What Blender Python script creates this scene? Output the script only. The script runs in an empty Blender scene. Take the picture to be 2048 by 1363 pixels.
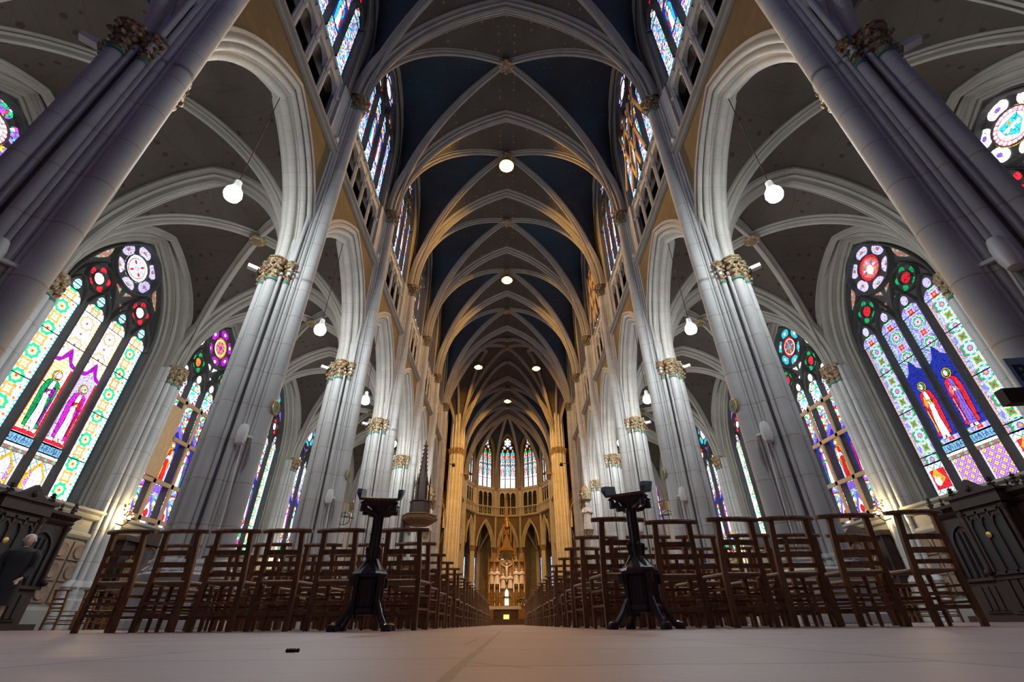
import bpy, math, random
from mathutils import Vector, Matrix
random.seed(7)
PI = math.pi
SC = bpy.context.scene
COL = SC.collection
# ------------------------------------------------------------------ camera
PITCH, YAW, ROLL, FPX = 0.5641, 0.0114, -0.0087, 895.3
cam = bpy.data.cameras.new('camera'); camo = bpy.data.objects.new('camera', cam); COL.objects.link(camo)
cam.sensor_fit = 'HORIZONTAL'; cam.sensor_width = 36; cam.lens = FPX / 2048 * 36
cam.clip_start = 0.01; cam.clip_end = 300
fw = Vector((math.sin(YAW) * math.cos(PITCH), math.cos(YAW) * math.cos(PITCH), math.sin(PITCH)))
rt0 = Vector((math.cos(YAW), -math.sin(YAW), 0)); up0 = rt0.cross(fw)
rt = rt0 * math.cos(ROLL) + up0 * math.sin(ROLL); up = up0 * math.cos(ROLL) - rt0 * math.sin(ROLL)
CAM = Vector((0.055, 0, 0.04))
camo.matrix_world = Matrix(((rt.x, up.x, -fw.x, CAM.x), (rt.y, up.y, -fw.y, CAM.y), (rt.z, up.z, -fw.z, CAM.z), (0, 0, 0, 1)))
SC.camera = camo
# ------------------------------------------------------------------ world and exposure
w = bpy.data.worlds.new('world'); SC.world = w; w.use_nodes = True
w.node_tree.nodes['Background'].inputs[0].default_value = (0.25, 0.4, 0.9, 1)
w.node_tree.nodes['Background'].inputs[1].default_value = 0.002
SC.view_settings.view_transform = 'Standard'
try: SC.view_settings.look = 'None'
except Exception: pass
SC.view_settings.gamma = 1.0; SC.view_settings.use_curve_mapping = False
SC.view_settings.exposure = 0.0
SC.cycles.use_denoising = True
SC.cycles.max_bounces = 5; SC.cycles.diffuse_bounces = 4; SC.cycles.glossy_bounces = 2
SC.cycles.sample_clamp_indirect = 4.0; SC.cycles.use_adaptive_sampling = True; SC.cycles.adaptive_threshold = 0.02
def light(name, kind, loc, energy, col, **kw):
    l = bpy.data.lights.new(name, kind); l.energy = energy; l.color = col
    for k, v in kw.items(): setattr(l, k, v)
    o = bpy.data.objects.new(name, l); o.location = loc; COL.objects.link(o); return o
# ------------------------------------------------------------------ building dimensions
S = 6.2
def PY(k): return -1.65 + S * k            # pillar rows
XN, XA, XW, XG = 6.1, 6.9, 14.15, 15.0     # nave shaft, arcade axis, aisle wall face, aisle glass
ZA, ZN = 9.4, 18.9                         # arcade and nave springing
# ------------------------------------------------------------------ node helpers
def mat(name):
    m = bpy.data.materials.new(name); m.use_nodes = True
    nt = m.node_tree; bs = nt.nodes['Principled BSDF']; return m, nt, bs
class N:
    def __init__(s, nt): s.nt = nt
    def add(s, t, **kw):
        n = s.nt.nodes.new(t)
        for k, v in kw.items(): setattr(n, k, v)
        return n
    def put(s, i, v):
        if isinstance(v, (int, float)): i.default_value = v
        elif isinstance(v, tuple):
            i.default_value = v if len(v) == len(i.default_value) else (v + (1,))
        else: s.nt.links.new(v, i)
    def m(s, op, a, b=0.0, c=None, clamp=False):
        n = s.add('ShaderNodeMath', operation=op, use_clamp=clamp); s.put(n.inputs[0], a); s.put(n.inputs[1], b)
        if c is not None: s.put(n.inputs[2], c)
        return n.outputs[0]
    def mix(s, f, a, b, blend='MIX'):
        n = s.add('ShaderNodeMix', data_type='RGBA', blend_type=blend); s.put(n.inputs[0], f); s.put(n.inputs[6], a); s.put(n.inputs[7], b)
        return n.outputs[2]
    def xyz(s, v):
        n = s.add('ShaderNodeSeparateXYZ'); s.put(n.inputs[0], v); return n.outputs
    def comb(s, x, y, z=0.0):
        n = s.add('ShaderNodeCombineXYZ'); s.put(n.inputs[0], x); s.put(n.inputs[1], y); s.put(n.inputs[2], z); return n.outputs[0]
    def pos(s): return s.add('ShaderNodeNewGeometry').outputs['Position']
    def uv(s): return s.add('ShaderNodeTexCoord').outputs['UV']
    def noise(s, v, scale, detail=4, rough=0.55, col=False):
        n = s.add('ShaderNodeTexNoise'); s.put(n.inputs['Vector'], v); n.inputs['Scale'].default_value = scale
        n.inputs['Detail'].default_value = detail; n.inputs['Roughness'].default_value = rough
        return n.outputs['Color' if col else 0]
    def vor(s, v, scale, feat='F1', rnd=1.0):
        n = s.add('ShaderNodeTexVoronoi', feature=feat); s.put(n.inputs['Vector'], v); n.inputs['Scale'].default_value = scale
        n.inputs['Randomness'].default_value = rnd; return n
    def ramp(s, f, stops, const=False):
        n = s.add('ShaderNodeValToRGB'); s.put(n.inputs[0], f); e = n.color_ramp.elements
        n.color_ramp.interpolation = 'CONSTANT' if const else 'LINEAR'
        while len(e) > 1: e.remove(e[-1])
        e[0].position = stops[0][0]; e[0].color = tuple(stops[0][1]) + (1,)
        for p, c in stops[1:]:
            x = e.new(p); x.color = tuple(c) + (1,)
        return n.outputs[0]
    def bump(s, bs, h, strength=0.3, dist=0.02):
        n = s.add('ShaderNodeBump'); n.inputs['Strength'].default_value = strength; n.inputs['Distance'].default_value = dist
        s.put(n.inputs['Height'], h); s.nt.links.new(n.outputs[0], bs.inputs['Normal'])
def joint(n, v, period, width=0.02):
    """1 on a thin joint, 0 elsewhere; v in metres"""
    return n.m('LESS_THAN', n.m('FRACT', n.m('DIVIDE', v, period)), width)
def stone(name, col, dark=0.75, per=0.62, uvj=True, rough=0.75, jcol=(0.30, 0.22, 0.14), warm=0.0):
    m, nt, bs = mat(name); n = N(nt); P = n.pos()
    nz = n.noise(P, 1.1, 6); nz2 = n.noise(P, 14, 3)
    lo = tuple(c * dark for c in col)
    c = n.mix(n.m('MULTIPLY_ADD', nz, 2.2, -0.6, clamp=True), lo, col)
    c = n.mix(n.m('MULTIPLY', nz2, 0.25), c, tuple(x * 0.55 for x in col))
    v = n.xyz(n.uv())[1] if uvj else n.xyz(P)[2]
    # each course has its own tint
    cell = n.add('ShaderNodeTexWhiteNoise', noise_dimensions='1D'); n.put(cell.inputs['W'], n.m('FLOOR', n.m('DIVIDE', v, per)))
    c = n.mix(n.m('MULTIPLY', cell.outputs[0], 0.28), c, tuple(x * 0.62 for x in col))
    c = n.mix(n.m('MULTIPLY', joint(n, v, per, 0.03), 0.6), c, jcol)
    n.put(bs.inputs['Base Color'], c); bs.inputs['Roughness'].default_value = rough
    n.bump(bs, n.m('ADD', nz2, n.m('MULTIPLY', joint(n, v, per, 0.03), -2.0)), 0.25, 0.012)
    return m
def wall_mat(name, col, bw=0.9, bh=0.42, mortar=(0.25, 0.2, 0.15), dark=0.75):
    m, nt, bs = mat(name); n = N(nt); P = n.pos(); x, y, z = n.xyz(P)
    b = n.add('ShaderNodeTexBrick'); n.put(b.inputs['Vector'], n.comb(n.m('ADD', x, y), z, 0.0)); b.inputs['Scale'].default_value = 1
    b.inputs['Brick Width'].default_value = bw; b.inputs['Row Height'].default_value = bh; b.inputs['Mortar Size'].default_value = 0.008
    b.inputs['Color1'].default_value = tuple(col) + (1,); b.inputs['Color2'].default_value = tuple(c * dark for c in col) + (1,)
    b.inputs['Mortar'].default_value = tuple(mortar) + (1,)
    c = n.mix(n.m('MULTIPLY', n.noise(P, 2.5, 6), 0.55), b.outputs[0], tuple(c * 0.5 for c in col))
    n.put(bs.inputs['Base Color'], c); bs.inputs['Roughness'].default_value = 0.85
    n.bump(bs, n.noise(P, 18, 3), 0.2, 0.01)
    return m
def flat(name, col, rough=0.6, metal=0.0, nscale=0, namt=0.35, bump=0):
    m, nt, bs = mat(name); n = N(nt)
    c = tuple(col) + (1,)
    if nscale:
        P = n.pos(); nz = n.noise(P, nscale, 4)
        n.put(bs.inputs['Base Color'], n.mix(n.m('MULTIPLY_ADD', nz, 1.6, -0.3, clamp=True), tuple(x * (1 - namt) for x in col), tuple(col)))
        if bump: n.bump(bs, nz, bump, 0.01)
    else: bs.inputs['Base Color'].default_value = c
    bs.inputs['Roughness'].default_value = rough; bs.inputs['Metallic'].default_value = metal
    return m
def glow(name, col, strength):
    m, nt, bs = mat(name); nt.nodes.remove(bs)
    e = nt.nodes.new('ShaderNodeEmission'); e.inputs[0].default_value = tuple(col) + (1,); e.inputs[1].default_value = strength
    nt.links.new(e.outputs[0], nt.nodes['Material Output'].inputs[0]); return m
def vault_mat(name, base, dot, spread=0.62, rad=0.11, mix=0.8, tint=None):
    m, nt, bs = mat(name); n = N(nt); P = n.pos(); x, y, z = n.xyz(P)
    v = n.vor(n.comb(x, y, n.m('MULTIPLY', z, 0.7)), 1 / spread, rnd=0.15)
    d = n.m('LESS_THAN', v.outputs['Distance'], rad)
    nz = n.noise(P, 0.7, 5); nz3 = n.noise(P, 6, 4)
    c = n.mix(n.m('MULTIPLY_ADD', nz, 2.0, -0.5, clamp=True), tuple(q * 0.65 for q in base), base)
    if tint: c = n.mix(n.m('MULTIPLY_ADD', n.noise(P, 0.25, 2), 3.0, -1.3, clamp=True), c, tint)
    br = n.add('ShaderNodeTexBrick'); n.put(br.inputs['Vector'], n.comb(n.m('ADD', x, y), z)); br.inputs['Scale'].default_value = 1
    br.inputs['Brick Width'].default_value = 0.5; br.inputs['Row Height'].default_value = 0.25; br.inputs['Mortar Size'].default_value = 0.01
    c = n.mix(n.m('MULTIPLY', br.outputs['Fac'], 0.35), c, tuple(q * 0.45 for q in base))
    c = n.mix(n.m('MULTIPLY', d, mix), c, dot)
    c = n.mix(n.m('MULTIPLY', nz3, 0.3), c, tuple(q * 0.5 for q in base))
    n.put(bs.inputs['Base Color'], c); bs.inputs['Roughness'].default_value = 0.85
    return m
# ------------------------------------------------------------------ materials
M = {}
M['stone'] = stone('pale_grey_stone', (0.56, 0.555, 0.53), per=0.95)
M['arch'] = stone('arch_stone', (0.56, 0.53, 0.47), per=0.42, jcol=(0.34, 0.24, 0.12))
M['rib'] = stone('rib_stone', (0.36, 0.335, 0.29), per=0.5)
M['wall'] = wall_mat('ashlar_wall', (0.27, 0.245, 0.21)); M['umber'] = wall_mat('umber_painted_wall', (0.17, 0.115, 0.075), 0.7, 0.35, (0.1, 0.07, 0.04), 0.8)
M['ochre'] = wall_mat('ochre_painted_wall', (0.20, 0.135, 0.062), 0.7, 0.35, (0.14, 0.09, 0.045), 0.8)
M['tracery'] = flat('backlit_tracery_stone', (0.08, 0.078, 0.075), 0.8, 0, 6, 0.4)  # against-the-light darkness of the bars put into the stone colour
M['vaultb'] = vault_mat('brown_star_painted_vault', (0.085, 0.072, 0.055), (0.26, 0.17, 0.05), 0.45, 0.15, 0.85)
M['vaulta'] = vault_mat('blue_star_painted_vault', (0.026, 0.030, 0.040), (0.10, 0.08, 0.05), 0.45, 0.14, 0.6, tint=(0.014, 0.055, 0.085))
M['vaultg'] = vault_mat('grey_painted_aisle_vault', (0.074, 0.057, 0.041), (0.024, 0.007, 0.006), 0.42, 0.19, 0.9)
def gilded():
    m, nt, bs = mat('gilded_leaf_capital'); n = N(nt); P = n.pos()
    v = n.vor(P, 16); nz = n.noise(P, 9, 4)
    c = n.ramp(n.xyz(v.outputs['Color'])[0], [(0, (0.30, 0.21, 0.10)), (0.35, (0.42, 0.33, 0.18)), (0.6, (0.20, 0.16, 0.09)), (0.8, (0.55, 0.46, 0.28)), (0.93, (0.45, 0.03, 0.02))], True)
    c = n.mix(n.m('MULTIPLY_ADD', nz, 1.6, -0.5, clamp=True), c, (0.10, 0.07, 0.04))
    n.put(bs.inputs['Base Color'], c); bs.inputs['Roughness'].default_value = 0.55; bs.inputs['Metallic'].default_value = 0.2
    n.bump(bs, v.outputs['Distance'], 0.8, 0.04); return m
M['cap'] = gilded()
M['green'] = flat('green_neck_ring', (0.06, 0.20, 0.15))
M['gold'] = flat('gilding', (0.60, 0.40, 0.12), 0.35, 0.7, 8, 0.4)
M['goldwood'] = flat('gilded_carving', (0.27, 0.155, 0.065), 0.5, 0.3, 22, 0.75, 0.6)
M['paleplaster'] = flat('painted_statue', (0.50, 0.40, 0.32), 0.6, 0, 9, 0.3)
M['white'] = flat('white_enamel', (0.72, 0.72, 0.68), 0.4)
M['cloth'] = flat('white_altar_cloth', (0.85, 0.80, 0.76), 0.8)
M['black'] = flat('black_iron', (0.02, 0.02, 0.022), 0.5, 0.3)
M['dark'] = flat('passage_shade_plaster', (0.03, 0.026, 0.022), 0.9)  # near-black tone paints in the shade of the triforium passage
def wood(name, a, b, rough=0.45, sc=3.0):
    m, nt, bs = mat(name); n = N(nt)
    tc = n.add('ShaderNodeTexCoord').outputs['Object']; mp = n.add('ShaderNodeMapping'); n.put(mp.inputs[0], tc)
    mp.inputs['Scale'].default_value = (9, 9, 1.0)
    nz = n.noise(mp.outputs[0], sc, 6, 0.65)
    oi = n.add('ShaderNodeObjectInfo').outputs['Random']
    c = n.mix(n.m('MULTIPLY_ADD', nz, 2.4, -0.7, clamp=True), a, b)
    c = n.mix(n.m('MULTIPLY', oi, 0.45), c, tuple(x * 0.45 for x in a))
    n.put(bs.inputs['Base Color'], c); bs.inputs['Roughness'].default_value = rough
    n.bump(bs, nz, 0.2, 0.004); return m
M['chair'] = wood('chair_wood', (0.13, 0.055, 0.020), (0.42, 0.205, 0.08), 0.38)
M['rush'] = flat('straw_seat', (0.42, 0.30, 0.19), 0.8, 0, 60, 0.5, 0.5)
M['oak'] = wood('dark_carved_oak', (0.014, 0.006, 0.004), (0.050, 0.020, 0.011), 0.7)
M['lect'] = wood('lectern_oak', (0.025, 0.016, 0.018), (0.075, 0.045, 0.045), 0.28)
M['slope'] = flat('blue_grey_painted_board', (0.08, 0.13, 0.17), 0.5)
M['pine'] = wood('raw_pine', (0.42, 0.24, 0.10), (0.66, 0.42, 0.20), 0.6)
M['paneltile'] = flat('carved_wall_panel', (0.30, 0.20, 0.13), 0.7, 0, 12, 0.4)
M['brass'] = flat('brass', (0.55, 0.38, 0.12), 0.3, 0.9)
M['wax'] = flat('wax_candle', (0.85, 0.82, 0.72), 0.5)
M['leaf'] = flat('bouquet_leaf', (0.05, 0.12, 0.03), 0.6, 0, 40, 0.5)
def floor_mat():
    m, nt, bs = mat('pale_limestone_slabs'); n = N(nt); P = n.pos(); x, y, z = n.xyz(P)
    wob = n.noise(P, 2.2, 3, 0.5, True); wx, wy, _ = n.xyz(wob)
    x2 = n.m('ADD', x, n.m('MULTIPLY_ADD', wx, 0.022, -0.011)); y2 = n.m('ADD', y, n.m('MULTIPLY_ADD', wy, 0.06, -0.03))
    b = n.add('ShaderNodeTexBrick', offset=0.37); n.put(b.inputs['Vector'], n.comb(n.m('ADD', y2, 0.02), n.m('ADD', x2, 5.6), 0.0)); b.inputs['Scale'].default_value = 1
    b.inputs['Brick Width'].default_value = 0.40; b.inputs['Row Height'].default_value = 0.56; b.inputs['Mortar Size'].default_value = 0.0065
    b.inputs['Color1'].default_value = (0.27, 0.185, 0.225, 1); b.inputs['Color2'].default_value = (0.21, 0.14, 0.175, 1); b.inputs['Mortar'].default_value = (0.07, 0.055, 0.05, 1)
    v = n.vor(n.comb(x2, y2, 0.0), 1.3, 'DISTANCE_TO_EDGE')
    crack = n.m('MULTIPLY', n.m('LESS_THAN', v.outputs[0], 0.006), n.m('GREATER_THAN', n.noise(P, 1.1, 2), 0.52))
    c = n.mix(n.m('MULTIPLY', n.noise(P, 5, 8, 0.7), 0.7), b.outputs[0], (0.14, 0.10, 0.115))
    c = n.mix(n.m('MULTIPLY', n.m('GREATER_THAN', n.noise(P, 22, 6, 0.7), 0.62), 0.35), c, (0.18, 0.13, 0.12))
    c = n.mix(n.m('MULTIPLY', crack, 0.8), c, (0.06, 0.05, 0.045))
    n.put(bs.inputs['Base Color'], c); bs.inputs['Roughness'].default_value = 0.5
    n.bump(bs, n.m('SUBTRACT', n.noise(P, 30, 5), n.m('MULTIPLY', n.m('ADD', b.outputs['Fac'], crack), 3.0)), 0.25, 0.004)
    return m
M['floor'] = floor_mat()
# ------------------------------------------------------------------ mesh builder
class MB:
    def __init__(s): s.v = []; s.f = []; s.uv = []; s.mi = []; s.sm = []
    def face(s, idx, uv=None, mi=0, sm=False):
        s.f.append(idx); s.uv.append(uv or [(0, 0)] * len(idx)); s.mi.append(mi); s.sm.append(sm)
    def poly(s, pts, mi=0, uv=None, sm=False):
        b = len(s.v); s.v += [tuple(p) for p in pts]; s.face(list(range(b, b + len(pts))), uv, mi, sm)
    def loft(s, rows, mi=0, sm=True, close=False, vlen=None, cap=False):
        """rows: polylines of equal length; v runs across the rows (metres), u along them"""
        b = len(s.v); n = len(rows[0]); L = 0; vs = [0]
        for r in rows: s.v += [tuple(p) for p in r]
        for i in range(1, len(rows)):
            L += (Vector(rows[i][n // 2]) - Vector(rows[i - 1][n // 2])).length; vs.append(L)
        if vlen: vs = vlen
        m = n if close else n - 1
        for i in range(len(rows) - 1):
            for j in range(m):
                k = (j + 1) % n
                s.face([b + i * n + j, b + i * n + k, b + (i + 1) * n + k, b + (i + 1) * n + j],
                       [(j / n, vs[i]), ((j + 1) / n, vs[i]), ((j + 1) / n, vs[i + 1]), (j / n, vs[i + 1])], mi, sm)
        if cap:
            s.face(list(range(b, b + n))[::-1], None, mi, False)
            s.face(list(range(b + (len(rows) - 1) * n, b + len(rows) * n)), None, mi, False)
    def box(s, x0, x1, y0, y1, z0, z1, mi=0):
        b = len(s.v)
        s.v += [(x, y, z) for z in (z0, z1) for y in (y0, y1) for x in (x0, x1)]
        for q in ((0, 2, 3, 1), (4, 5, 7, 6), (0, 1, 5, 4), (2, 6, 7, 3), (0, 4, 6, 2), (1, 3, 7, 5)):
            s.face([b + i for i in q], [(s.v[b + i][0] + s.v[b + i][1], s.v[b + i][2]) for i in q], mi)
    def bar(s, a, b_, w, d=None, mi=0, up=(0, 0, 1), sm=False, w2=None, nseg=4):
        """tapered bar from a to b_, rectangular (nseg 4) or round"""
        a = Vector(a); b_ = Vector(b_); t = (b_ - a).normalized(); u = Vector(up)
        if abs(t.dot(u)) > 0.95: u = Vector((0, 1, 0))
        r = t.cross(u).normalized(); u = r.cross(t); d = d or w; w2 = w2 or w; k = w2 / w
        rows = []
        for p, q in ((a, 1), (b_, k)):
            if nseg == 4: c = [(-.5, -.5), (.5, -.5), (.5, .5), (-.5, .5)]
            else: c = [(.5 * math.cos(2 * PI * i / nseg), .5 * math.sin(2 * PI * i / nseg)) for i in range(nseg)]
            rows.append([p + r * (x * w * q) + u * (y * d * q) for x, y in c])
        s.loft(rows, mi, sm or nseg > 4, True, None, True)
    def tube(s, pts, r, n=8, mi=0, cap=True):
        P = [Vector(p) for p in pts]; rows = []; R = r if isinstance(r, (list, tuple)) else [r] * len(P)
        u = None
        for i, p in enumerate(P):
            t = (P[min(i + 1, len(P) - 1)] - P[max(i - 1, 0)]).normalized()
            if u is None:
                u = Vector((0, 0, 1)) if abs(t.z) < 0.9 else Vector((0, 1, 0))
            u = (u - t * u.dot(t)).normalized(); q = t.cross(u)
            rows.append([p + (u * math.cos(2 * PI * j / n) + q * math.sin(2 * PI * j / n)) * R[i] for j in range(n)])
        s.loft(rows, mi, True, True, None, cap)
    def sweep(s, pts, nrm, prof, mi=0, sm=True, close=False):
        """profile (along plane normal, radial outward) carried along a planar curve"""
        P = [Vector(p) for p in pts]; nrm = Vector(nrm).normalized(); rows = []
        for i, p in enumerate(P):
            if close: t = P[(i + 1) % len(P)] - P[i - 1]
            else: t = P[min(i + 1, len(P) - 1)] - P[max(i - 1, 0)]
            t.normalize(); b = t.cross(nrm)
            rows.append([p + nrm * a + b * c for a, c in prof])
        if close: rows.append(rows[0])
        s.loft(rows, mi, sm)
    def lathe(s, prof, c=(0, 0, 0), n=16, mi=0, sm=True, ang=0, sx=1, sy=1):
        rows = [[(c[0] + r * math.cos(2 * PI * j / n + ang) * sx, c[1] + r * math.sin(2 * PI * j / n + ang) * sy, c[2] + z) for j in range(n)] for r, z in prof]
        s.loft(rows, mi, sm, True, None, True)
    def ball(s, c, r, n=10, mi=0, sz=1.0, sx=1.0):
        prof = [(max(1e-4, r * math.sin(PI * i / n)), -r * sz * math.cos(PI * i / n)) for i in range(n + 1)]
        s.lathe(prof, c, n + 2, mi, True, 0, sx)
    def xf(s, mtx, start=0):
        for i in range(start, len(s.v)): s.v[i] = tuple(mtx @ Vector(s.v[i]))
    def mesh(s, name, mats):
        if 99 in s.mi: mats = list(mats) + [G['leadc']]; s.mi = [len(mats) - 1 if i == 99 else i for i in s.mi]
        me = bpy.data.meshes.new(name); me.from_pydata(s.v, [], s.f)
        for m in mats: me.materials.append(M[m] if isinstance(m, str) else m)
        uvl = me.uv_layers.new(name='UVMap'); k = 0; d = [0.0] * (2 * sum(len(f) for f in s.f))
        for fuv in s.uv:
            for u, v in fuv: d[k] = u; d[k + 1] = v; k += 2
        uvl.data.foreach_set('uv', d)
        me.polygons.foreach_set('material_index', s.mi); me.polygons.foreach_set('use_smooth', s.sm)
        me.update()
        if any(s.sm): me.set_sharp_from_angle(angle=math.radians(38))
        return me
    def obj(s, name, mats, parent=None, **kw):
        o = bpy.data.objects.new(name, s.mesh(name, mats)); COL.objects.link(o)
        if parent: adopt(o, parent)
        tag(o, **kw); return o
KIDS = {}
def adopt(c, par):
    c.parent = par; KIDS.setdefault(par.name, []).append(c)
def tag(o, label=None, cat=None, group=None, kind=None):
    if label: o['label'] = label
    if cat: o['category'] = cat
    if group: o['group'] = group
    if kind: o['kind'] = kind
    return o
def empty(name, loc=(0, 0, 0), rz=0, sx=1, **kw):
    o = bpy.data.objects.new(name, None); COL.objects.link(o); o.location = loc; o.rotation_euler = (0, 0, rz); o.scale = (sx, 1, 1)
    o.empty_display_size = 0.1; tag(o, **kw); return o
def dup(root, loc=None, rz=None, sx=None, **kw):
    def cp(o, par):
        c = o.copy(); COL.objects.link(c)
        if par: adopt(c, par)
        for ch in list(KIDS.get(o.name, [])): cp(ch, c)
        return c
    r = cp(root, None)
    if loc is not None: r.location = loc
    if rz is not None: r.rotation_euler = (0, 0, rz)
    if sx is not None: r.scale = (sx, 1, 1)
    tag(r, **kw); return r
# ------------------------------------------------------------------ arch curves
class Arch:
    """pointed arch of half span a and rise h; off(d) gives concentric curves"""
    def __init__(s, a, h): s.a = a; s.h = h; s.c = (a * a - h * h) / (2 * a); s.R = a - s.c
    def pts(s, d=0.0, n=12, stilt=0.0):
        R = s.R + d; am = math.acos(max(-1, min(1, -s.c / R))); r = []
        for i in range(n + 1):
            t = am * i / n; r.append((s.c + R * math.cos(t), R * math.sin(t)))
        r[-1] = (0.0, r[-1][1])
        full = [(-x, z) for x, z in r] + [(x, z) for x, z in r[:-1][::-1]]
        if stilt: full = [(full[0][0], -stilt)] + full + [(full[-1][0], -stilt)]
        return full
    def z(s, x, d=0.0): 
        R = s.R + d; return math.sqrt(max(0, R * R - (abs(x) - s.c) ** 2))
# ------------------------------------------------------------------ stained glass
def glass(name, build, strength):
    m, nt, bs = mat(name); nt.nodes.remove(bs); n = N(nt)
    c = build(n); e = n.add('ShaderNodeEmission'); n.put(e.inputs[0], c)
    st = n.m('MULTIPLY_ADD', n.noise(n.pos(), 0.45, 2), 1.2, 0.4)
    n.put(e.inputs[1], n.m('MULTIPLY', st, strength)); nt.links.new(e.outputs[0], nt.nodes['Material Output'].inputs[0])
    return m
def cell_uv(n):
    u, v, _ = n.xyz(n.uv()); fv = n.m('SUBTRACT', n.m('FRACT', v), 0.5); return u, v, fv
def length(n, a, b): return n.m('SQRT', n.m('ADD', n.m('MULTIPLY', a, a), n.m('MULTIPLY', b, b)))
def lead(n, c, scale, width=0.05, dark=0.12):
    v = n.vor(n.uv(), scale, 'DISTANCE_TO_EDGE'); return n.mix(n.m('LESS_THAN', v.outputs[0], width), c, tuple([dark * x for x in (0.15, 0.2, 0.3)]))
def rosette(rings, flower, field, fieldline, border, petals=8):
    def f(n):
        u, v, fv = cell_uv(n); r = length(n, u, fv)
        ang = n.m('ARCTAN2', fv, u); rr = n.m('MULTIPLY', r, n.m('MULTIPLY_ADD', n.m('COSINE', n.m('MULTIPLY', ang, petals)), 0.10, 1.0))
        fld = n.vor(n.uv(), 13); c = n.mix(n.m('GREATER_THAN', n.xyz(fld.outputs['Color'])[0], 0.55), field[0], field[1])
        dm = n.m('ABSOLUTE', n.m('SUBTRACT', n.m('ADD', n.m('ABSOLUTE', u), n.m('ABSOLUTE', fv)), 0.5))
        c = n.mix(n.m('LESS_THAN', dm, 0.025), c, fieldline)
        dm2 = n.m('ABSOLUTE', n.m('SUBTRACT', n.m('ADD', n.m('ABSOLUTE', u), n.m('ABSOLUTE', fv)), 0.62))
        c = n.mix(n.m('LESS_THAN', dm2, 0.012), c, fieldline)
        c = n.mix(n.m('LESS_THAN', rr, rings[-1][0]), c, n.ramp(rr, [(0, rings[0][1])] + [(rings[i][0], rings[i + 1][1]) for i in range(len(rings) - 1)], True))
        fv2 = n.m('SUBTRACT', n.m('FRACT', n.m('ADD', v, 0.5)), 0.5); r2 = length(n, u, fv2); a2 = n.m('ARCTAN2', fv2, u)
        r2 = n.m('MULTIPLY', r2, n.m('MULTIPLY_ADD', n.m('COSINE', n.m('MULTIPLY', a2, 4)), 0.25, 1.0))
        c = n.mix(n.m('LESS_THAN', r2, flower[-1][0]), c, n.ramp(r2, [(0, flower[0][1])] + [(flower[i][0], flower[i + 1][1]) for i in range(len(flower) - 1)], True))
        # side flowerets between the medallions
        r3 = length(n, n.m('SUBTRACT', n.m('ABSOLUTE', u), 0.34), n.m('SUBTRACT', n.m('ABSOLUTE', fv), 0.30))
        c = n.mix(n.m('LESS_THAN', r3, 0.055), c, flower[-1][1]); c = n.mix(n.m('LESS_THAN', r3, 0.022), c, rings[0][1])
        c = n.mix(n.m('GREATER_THAN', n.m('ABSOLUTE', u), 0.425), c, n.mix(n.m('GREATER_THAN', n.m('FRACT', n.m('MULTIPLY', v, 7)), 0.5), border[0], border[1]))
        c = lead(n, c, 17, 0.035); bars = n.m('LESS_THAN', n.m('FRACT', n.m('MULTIPLY', v, 0.53)), 0.022)
        return n.mix(bars, c, (0.004, 0.006, 0.01))
    return f
def mosaic(pal, scale, edge=0.06, stretch=1.0, dark=0.12):
    def f(n):
        u, v, _ = n.xyz(n.uv()); vec = n.comb(u, n.m('MULTIPLY', v, stretch))
        q = n.vor(vec, scale); k = len(pal)
        c = n.ramp(n.xyz(q.outputs['Color'])[0], [(0.08 + 0.84 * i / k if i else 0, p) for i, p in enumerate(pal)], True)
        e = n.vor(vec, scale, 'DISTANCE_TO_EDGE'); c = n.mix(n.m('LESS_THAN', e.outputs[0], edge), c, tuple([dark * x for x in (0.2, 0.25, 0.35)]))
        return n.mix(n.m('LESS_THAN', n.m('FRACT', n.m('MULTIPLY', v, 0.53)), 0.02), c, (0.004, 0.006, 0.01))
    return f
def lattice(a, b, c3, line, rim=True):
    def f(n):
        u, v, _ = n.xyz(n.uv()); p = n.m('FRACT', n.m('MULTIPLY', n.m('ADD', u, v), 3.0)); q = n.m('FRACT', n.m('MULTIPLY', n.m('SUBTRACT', v, u), 3.0))
        p = n.m('SUBTRACT', p, 0.5); q = n.m('SUBTRACT', q, 0.5); r = length(n, p, q); an = n.m('ARCTAN2', p, q)
        r = n.m('MULTIPLY', r, n.m('MULTIPLY_ADD', n.m('COSINE', n.m('MULTIPLY', an, 4)), 0.22, 1.0))
        c = n.mix(n.m('LESS_THAN', r, 0.30), b, a); c = n.mix(n.m('LESS_THAN', r, 0.09), c, c3)
        e = n.m('MAXIMUM', n.m('ABSOLUTE', p), n.m('ABSOLUTE', q)); c = n.mix(n.m('GREATER_THAN', e, 0.43), c, line)
        if rim: c = n.mix(n.m('GREATER_THAN', n.m('ABSOLUTE', u), 0.43), c, (0.75, 0.7, 0.9))
        return lead(n, c, 16, 0.03)
    return f
def solid(c):
    def f(n):
        q = n.vor(n.uv(), 9, 'DISTANCE_TO_EDGE'); return n.mix(n.m('LESS_THAN', q.outputs[0], 0.035), c, tuple(x * 0.12 for x in c))
    return f
G = {}
WH = (1.0, 0.96, 1.0); BW = (0.62, 0.80, 1.0); VI = (0.30, 0.16, 0.85); BL = (0.05, 0.12, 0.75); RE = (0.85, 0.03, 0.05); GR = (0.02, 0.48, 0.16)
GO = (0.95, 0.50, 0.06); PU = (0.50, 0.05, 0.65); TQ = (0.05, 0.60, 0.75); LV = (0.60, 0.55, 1.0); OR = (0.95, 0.28, 0.05)
GA = 2.6
G['ros_l'] = glass('glass_green_orange_rosettes', rosette([(0.04, RE), (0.09, GO), (0.16, WH), (0.27, GR), (0.31, BW), (0.35, WH)], [(0.05, GO), (0.12, WH), (0.22, OR)], (BW, WH), (0.35, 0.45, 0.95), (TQ, WH)), GA)
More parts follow.
